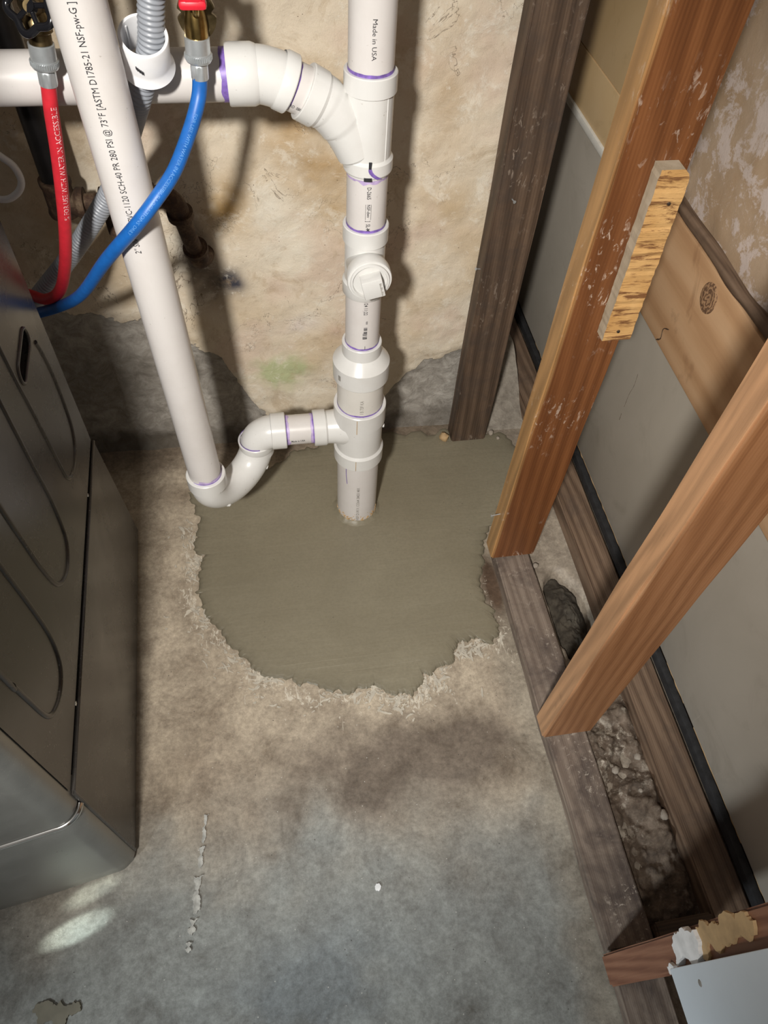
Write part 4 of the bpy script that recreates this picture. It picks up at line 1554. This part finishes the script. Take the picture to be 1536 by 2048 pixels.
# --- brass ball valve with red handle above the blue hose
bv = thing('ball_valve', 'brass ball valve with red handle above the blue hose', 'valve', (-0.2105, -0.06, 1.019))
g = G().lathe([(-0.004, 0.0), (-0.004, 0.0125), (0.010, 0.0128), (0.014, 0.0125), (0.022, 0.0115), (0.030, 0.0095), (0.045, 0.0095), (0.06, 0.0125), (0.06, 0.0)], (0, 0, 0), (0.055, 0, 1), 36)
g.build('valve_body', M['brass'], bv)
# round dark flange behind the body with two notches
seg = 64
vs, fs = [], []
for s in (0, 1):
    for k in range(seg):
        a = 2*math.pi*k/seg
        r = 0.0215
        nd = min(abs((a-b+math.pi) % (2*math.pi)-math.pi) for b in (0.12, math.pi-0.12))
        if nd < 0.16:
            r *= 0.76+0.24*(nd/0.16)**2
        vs.append(V((0.0025+r*math.cos(a), 0.006+0.005*s, 0.018+r*1.15*math.sin(a))))
fs = [tuple(range(seg)), tuple(range(seg, 2*seg))]+[(k, (k+1) % seg, seg+(k+1) % seg, seg+k) for k in range(seg)]
link('flange', vs, fs, M['oldbrass'], bv, angle=30)
g = G().tube(smoothpath([(0.003, -0.006, 0.022), (0.003, -0.015, 0.030), (0.004, -0.018, 0.040)], 6), 0.004, 14)
g.build('stem', M['brass'], bv)
g = G().box((-0.014, -0.026, 0.033), (0.016, -0.012, 0.043), 0.004)
g.box((-0.010, -0.025, 0.036), (0.012, -0.016, 0.09), 0.004)
g.build('handle', M['redplastic'], bv)
G().tube([(0.004, 0.018, 0.034), (0.004, 0.30, 0.034)], 0.009, 20).build('supply_stub', M['oldbrass'], bv)

# --- hose bib with black wheel above the red hose
hb = thing('hose_valve', 'brass hose valve with black wheel handle above the red hose', 'valve', (-0.3835, -0.05, 1.009))
g = G().lathe([(0.0, 0.0), (0.0, 0.0125), (0.010, 0.0128), (0.012, 0.0155), (0.022, 0.0160), (0.026, 0.0135), (0.031, 0.0120), (0.036, 0.0150), (0.048, 0.0150), (0.055, 0.012), (0.06, 0.0)], (0, 0, 0), (0.06, 0.12, 1), 36)
g.tube([(0.004, 0.006, 0.03), (0.02, 0.06, 0.045), (0.02, 0.29, 0.05)], 0.012, 24)
g.tube([(0.002, 0.004, 0.036), (0.003, -0.018, 0.044), (0.006, -0.030, 0.047)], [0.012, 0.010, 0.006], 20)
g.build('valve_body', M['oldbrass'], hb)
wc = V((0.006, -0.026, 0.046))
wn = V((-0.30, -0.80, 0.50)).normalized()
uu = wn.cross(V((0, 0, 1))).normalized()
ww = uu.cross(wn)
ring = []
for k in range(73):
    a = 2*math.pi*k/72
    r = 0.0235*(1+0.13*math.cos(5*a+0.6))
    ring.append(wc+(uu*math.cos(a)+ww*math.sin(a))*r)
g = G().tube(ring, 0.0042, 14)
for k in range(5):
    a = 2*math.pi*k/5+0.5
    g.tube([wc, wc+(uu*math.cos(a)+ww*math.sin(a))*0.022], 0.0028, 10)
g.lathe([(-0.004, 0.0), (-0.004, 0.007), (0.004, 0.007), (0.005, 0.0)], wc, wn, 20)
g.build('wheel_handle', M['gloss_black'], hb)

# --- grey corrugated discharge hose with loose white bushing
gh = thing('drain_hose', 'grey corrugated drain hose passing through the white bushing', 'hose', (-0.266, -0.05, 0.55))
GO = V(gh.location)
gpts = [(-0.243, -0.068, 1.10), (-0.254, -0.064, 1.054), (-0.263, -0.059, 1.011), (-0.277, -0.047, 0.976), (-0.294, -0.032, 0.937), (-0.316, 0.012, 0.885), (-0.347, 0.062, 0.813), (-0.381, 0.085, 0.752), (-0.422, 0.092, 0.698), (-0.470, 0.10, 0.639), (-0.533, 0.105, 0.573), (-0.575, 0.095, 0.535), (-0.62, 0.03, 0.51), (-0.64, -0.05, 0.50)]
# hose above the bushing rises and hooks over toward the standpipe, out of the picture
gpts = [(-0.300, -0.100, 1.42), (-0.298, -0.100, 1.50), (-0.275, -0.092, 1.545), (-0.248, -0.085, 1.52), (-0.236, -0.078, 1.40), (-0.236, -0.072, 1.22)]+gpts
gp = resample(smoothpath([V(p)-GO for p in gpts], 14), 0.00095)
rad = [0.0136+0.0016*(0.5+0.5*math.cos(2*math.pi*i/6)) for i in range(len(gp))]
G().tube(gp, rad, 26).build('hose', M['grey_hose'], gh, angle=60)

bu = thing('pipe_bushing', 'white plastic flanged bushing slipped over the grey hose', 'bushing', (-0.272, -0.049, 0.984))
ax = V((0.08, -0.50, 0.86)).normalized()
g = G().lathe([(0.0, 0.0245), (0.0, 0.0300), (0.0015, 0.0312), (0.0035, 0.0300), (0.010, 0.0272), (0.014, 0.0266), (0.046, 0.0275), (0.0475, 0.0268), (0.0475, 0.0238), (0.045, 0.0232), (0.010, 0.0235), (0.004, 0.0238), (0.0, 0.0245)], (0, 0, 0), ax, 56)
bb = g.build('bushing_body', M['white'], bu)
ux = V((1, 0, 0))-ax*ax.x
ux.normalize()
uy = ax.cross(ux)
g = G()
for k in range(6):
    a = 2*math.pi*k/6+0.4
    d = ux*math.cos(a)+uy*math.sin(a)
    g.tube([ax*0.010+d*0.0225, ax*0.043+d*0.0229], 0.0011, 8)
g.build('inner_rib', M['white'], bb)
print_on('printed_text', 'IIDUIIIIIL', [ux*(-0.0), ux*0.0001], 0, 0.028, (0, -1, 0), 0.004, M['ink'], bb) if False else None
g = G()
for k in range(11):
    a = -2.02+0.030*k*1.0
    d = ux*math.cos(a)+uy*math.sin(a)
    t = uy*math.cos(a)-ux*math.sin(a)
    c = ax*(0.0285-0.0006*k)+d*0.0274
    m = Matrix.Translation(c) @ Matrix((( d.x, t.x, ax.x, 0), (d.y, t.y, ax.y, 0), (d.z, t.z, ax.z, 0), (0, 0, 0, 1)))
    g.box((-0.0006, -0.0002, -0.0022-0.0006*(k % 3)), (0.0004, 0.0002, 0.0020+0.0006*(k % 2)), 0, m)
g.build('printed_text', M['ink'], bb, smooth=False)

# --- old iron pipes on the wall
op = thing('old_iron_pipe', 'rusty old iron pipe with tees along the plaster wall', 'pipe', (-0.471, 0.15, 0.70))
OO = V(op.location)
G().tube([V((-0.471, 0.15, 0.715))-OO, V((-0.471, 0.15, 2.2))-OO], 0.0195, 28).build('black_riser', M['black_iron'], op)
g = G()
g.lathe([(-0.030, 0.0), (-0.030, 0.023), (-0.024, 0.0245), (-0.016, 0.0225), (0.016, 0.0225), (0.022, 0.0245), (0.030, 0.0245), (0.032, 0.0)], (0, 0, 0.012), (0, 0, 1), 28)
g.lathe([(0.0, 0.02), (0.022, 0.0205), (0.026, 0.0235), (0.036, 0.0235), (0.037, 0.0)], (0, 0, 0.0), (1, 0, 0), 28)
g.build('tee_fitting', M['rust'], op)
G().tube([(0.03, 0, 0), (0.165, 0.0, 0.004)], 0.0135, 24).build('run_pipe', M['rust'], op)
g = G()
g.tube(smoothpath([V((-0.330, 0.15, 0.706))-OO, V((-0.308, 0.15, 0.703))-OO, V((-0.296, 0.152, 0.690))-OO, V((-0.291, 0.157, 0.668))-OO], 6), 0.0175, 26)
g.lathe([(0, 0.0), (0, 0.020), (0.011, 0.022), (0.012, 0.0)], V((-0.336, 0.15, 0.705))-OO, (1, 0, 0), 26)
g.lathe([(0, 0.0), (0, 0.022), (0.011, 0.022), (0.012, 0.0)], V((-0.291, 0.156, 0.674))-OO, (0.06, 0.25, -1), 26)
g.build('elbow_fitting', M['rust'], op)
G().tube([V((-0.291, 0.157, 0.67))-OO, V((-0.284, 0.183, 0.60))-OO, V((-0.279, 0.205, 0.56))-OO], 0.0145, 24).build('drop_pipe', M['rust'], op)
g = G()
g.tube(smoothpath([V((-0.280, 0.20, 0.572))-OO, V((-0.278, 0.208, 0.548))-OO, V((-0.270, 0.235, 0.535))-OO, V((-0.268, 0.27, 0.535))-OO], 6), 0.0185, 24)
g.lathe([(0, 0.0), (0, 0.0225), (0.010, 0.0225), (0.011, 0.0)], V((-0.2805, 0.197, 0.578))-OO, (0.1, 0.45, -1), 26)
g.build('wall_elbow', M['rust'], op)
g = G().lathe([(0, 0.016), (0.0, 0.021), (0.018, 0.021), (0.018, 0.016)], V((-0.410, 0.15, 0.702))-OO, (1, 0, 0), 26)
g.tube([V((-0.40, 0.15, 0.702))-OO, V((-0.40, 0.158, 0.64))-OO], 0.0135, 20)
g.build('tee_fitting', M['rust'], op)

cord = thing('white_cord', 'white cord loop hanging by the black iron riser', 'cord', (-0.53, 0.10, 0.74))
CO = V(cord.location)
cp = smoothpath([V(p)-CO for p in [(-0.60, 0.12, 1.3), (-0.58, 0.10, 1.0), (-0.552, 0.10, 0.84), (-0.521, 0.10, 0.806), (-0.507, 0.10, 0.789), (-0.505, 0.10, 0.765), (-0.520, 0.10, 0.746), (-0.545, 0.10, 0.740), (-0.60, 0.10, 0.76)]], 8)
G().tube(cp, 0.0052, 14).build('cord', M['white'], cord)

# ================================================================== WASHING MACHINE ON ITS PEDESTAL
wm = thing('washing_machine', 'dark grey front-loading washer on a matching drawer pedestal', 'washing machine', (-0.485, -0.365, 0.0), math.atan2(0.0314, 0.9995))
WSEAM = 0.3775
FY = -0.322      # front end of the flat side, local y
BY = 0.292       # back of the cabinet
TOPZ = 1.345
WID = 0.68


def stadium(cy, cz, hl, hw, tilt, n=10):
    """slot outline in (y, z): two half circles joined"""
    pts = []
    c, s = math.cos(tilt), math.sin(tilt)
    for k in range(2*n+2):
        if k <= n:
            a = -math.pi/2+math.pi*k/n
            u, v = hl+hw*math.cos(a), hw*math.sin(a)
        else:
            a = math.pi/2+math.pi*(k-n-1)/n
            u, v = -hl+hw*math.cos(a), hw*math.sin(a)
        pts.append((cy+u*c-v*s, cz+u*s+v*c))
    return pts


slot = stadium(0.168, 0.690, 0.030, 0.0155, 0.05)
outer = [(FY, WSEAM+0.006), (BY, WSEAM+0.006), (BY, TOPZ), (FY, TOPZ)]
loops = [[V((y, z, 0)) for y, z in outer], [V((y, z, 0)) for y, z in reversed(slot)]]
tri = tessellate_polygon(loops)
flat = [q for l in loops for q in l]
vs = [V((0, q.x, q.y)) for q in flat]
fs = [tuple(t) for t in tri]
k0 = len(vs)
sl = [(q.x, q.y) for q in loops[1]]
ns = len(sl)
vs += [V((-0.022, y, z)) for y, z in sl]
for i in range(ns):
    fs.append((4+i, 4+(i+1) % ns, k0+(i+1) % ns, k0+i))
side_o = link('side_panel', vs, fs, M['washer'], wm, smooth=False)
link('hand_hold', [V((-0.021, y, z)) for y, z in sl], [tuple(range(ns))], M['black_gap'], side_o, smooth=False)
rimp = [V((0.0, y, z)) for y, z in slot]
rimp = rimp+[rimp[0], rimp[1]]
G().tube(rimp, 0.0028, 10, cap=False).build('hand_hold_rim', M['washer'], side_o, angle=80)
# embossed stiffening ribs: straight on one flank, bowed round the foot, up out of sight
for pts in ([(0.100, 1.22), (0.106, 0.755), (0.111, 0.65), (0.117, 0.52), (0.121, 0.488), (0.140, 0.468), (0.175, 0.458), (0.209, 0.466), (0.232, 0.498), (0.243, 0.574), (0.238, 0.632), (0.230, 0.660)],
            [(0.045, 1.22), (0.040, 0.80), (0.037, 0.734), (0.034, 0.627), (0.033, 0.540), (0.018, 0.475), (-0.012, 0.457), (-0.045, 0.464), (-0.074, 0.495), (-0.086, 0.56), (-0.089, 0.631), (-0.091, 0.72), (-0.092, 1.22)],
            [(-0.160, 1.22), (-0.158, 0.80), (-0.157, 0.674), (-0.155, 0.579), (-0.158, 0.503), (-0.175, 0.459), (-0.205, 0.448), (-0.238, 0.461), (-0.260, 0.490), (-0.266, 0.56), (-0.268, 0.60), (-0.271, 0.66), (-0.274, 1.22)]):
    pth = smoothpath([V((-0.0012, y, z)) for y, z in pts], 8)
    G().tube(pth, 0.0042, 12).build('embossed_rib', M['washer'], side_o, angle=80)
# closing surfaces: back, top, left, front with rounded corner and bulge


def front_profile(x_r, x_l, y_edge, bulge, rc, n=10, m=14):
    """plan outline of the front from the right side round to the left side"""
    pts = [(x_r, y_edge+rc)]
    for k in range(n+1):
        a = math.pi/2*k/n
        pts.append((x_r-rc+rc*math.cos(a), y_edge-rc*math.sin(a)*0.9))
    w = (x_r-rc)-(x_l+rc)
    for k in range(1, m):
        t = k/m
        pts.append((x_r-rc-w*t, y_edge-rc*0.9-bulge*math.sin(math.pi*t)))
    for k in range(n+1):
        a = math.pi/2*(1-k/n)
        pts.append((x_l+rc-rc*math.cos(a), y_edge-rc*math.sin(a)*0.9))
    pts.append((x_l, y_edge+rc))
    return pts


fp = front_profile(-0.0015, -WID, FY-0.006, 0.030, 0.030)
zs = [WSEAM-0.034, WSEAM-0.031, WSEAM-0.02, WSEAM+0.02, 0.45, 0.55, 0.75, 1.0, TOPZ-0.02, TOPZ]
inset = [0.006, 0.001, 0.0, 0.0, 0, 0, 0, 0, 0.004, 0.012]
vs, fs = [], []
for z, ins in zip(zs, inset):
    for x, y in fp:
        vs.append(V((x-ins*0.0, y+ins*1.2, z)))
m = len(fp)
for j in range(len(zs)-1):
    for i in range(m-1):
        fs.append((j*m+i, j*m+i+1, (j+1)*m+i+1, (j+1)*m+i))
fs.append(tuple(range(m)))
front = link('front_panel', vs, fs, M['silver'], wm)
g = G()
g.box((-WID, FY+0.02, WSEAM), (-0.024, BY-0.001, TOPZ-0.003), 0.002)
g.build('cabinet', M['washer'], wm)
G().box((-WID, FY, TOPZ-0.002), (0.001, BY, TOPZ+0.02), 0.006).build('top_panel', M['washer'], wm)
# round door on the front
dz = 0.86
dg = G()
dc = V((-WID/2, FY-0.056, dz))
dg.lathe([(0.0, 0.20), (0.008, 0.205), (0.022, 0.195), (0.030, 0.165), (0.028, 0.150)], dc, (0, -1, 0), 64)
door = dg.build('door_ring', M['chrome'], wm)
G().lathe([(0.004, 0.152), (0.022, 0.135), (0.034, 0.08), (0.038, 0.0)], dc, (0, -1, 0), 64).build('door_glass', M['gloss_black'], door)
# chrome trim in the joint between washer front and drawer
tp = front_profile(-0.0005, -WID, FY-0.003, 0.030, 0.030)
G().tube([V((x, y, WSEAM-0.0405)) for x, y in tp][1:-1], 0.0052, 12).build('trim_strip', M['chrome'], wm)

# pedestal
pd = G()
vs = [V((0.001, FY, 0.012)), V((0.001, 0.352, 0.012)), V((0.001, 0.300, WSEAM-0.006)), V((0.001, FY, WSEAM-0.006))]
vs2 = [V((-0.02, p.y, p.z)) for p in vs]
pd.add(vs+vs2, [(0, 1, 2, 3), (7, 6, 5, 4), (0, 4, 5, 1), (1, 5, 6, 2), (2, 6, 7, 3), (3, 7, 4, 0)])
ped = pd.build('pedestal_side', M['washer'], wm, smooth=False)
# folded lips along the seam and the front edge
G().tube([V((0.0005, FY+0.004, WSEAM-0.007)), V((0.0005, 0.300, WSEAM-0.007))], 0.0032, 10).build('seam_lip', M['washer'], ped)
G().tube([V((0.0005, FY+0.002, 0.016)), V((0.0005, FY+0.002, WSEAM-0.008))], 0.0032, 10).build('front_lip', M['washer'], ped)
G().box((-WID, FY+0.012, 0.014), (-0.0205, 0.29, WSEAM-0.008), 0.003).build('pedestal_body', M['washer'], wm)
G().box((-0.02, FY-0.001, WSEAM-0.0045), (-0.003, BY, WSEAM+0.0055)).build('seam_gap', M['black_gap'], wm, smooth=False)
G().box((-0.02, FY-0.008, 0.018), (-0.0035, FY+0.001, WSEAM-0.008)).build('drawer_gap', M['black_gap'], wm, smooth=False)
for y in (-0.20, 0.17):
    g = G().lathe([(0, 0.0), (0, 0.0042), (0.0022, 0.0036), (0.003, 0.0)], (-0.002, y, WSEAM+0.001), (1, 0, 0), 14)
    g.build('screw', M['chrome'], wm)
fp2 = front_profile(0.0005, -WID, FY-0.0075, 0.030, 0.026)
zs = [0.010, 0.012, 0.024, 0.06, 0.12, 0.20, 0.29, 0.326, 0.330]
ins = [0.014, 0.008, 0.001, 0.0, 0.0, 0.0, 0.002, 0.006, 0.012]
vs, fs = [], []
for z, q in zip(zs, ins):
    for x, y in fp2:
        vs.append(V((x, y+q, z)))
m = len(fp2)
for j in range(len(zs)-1):
    for i in range(m-1):
        fs.append((j*m+i, j*m+i+1, (j+1)*m+i+1, (j+1)*m+i))
fs += [tuple(range(m)), tuple((len(zs)-1)*m+i for i in range(m))]
link('pedestal_drawer', vs, fs, M['silver'], wm)
for x, y in ((-0.05, -0.27), (-0.05, 0.25), (-WID+0.05, -0.27), (-WID+0.05, 0.25)):
    G().lathe([(0.0015, 0.0), (0.0015, 0.02), (0.008, 0.02), (0.009, 0.012), (0.014, 0.012), (0.014, 0.0)], (x, y, 0), (0, 0, 1), 20).build('foot', M['black_gap'], wm)
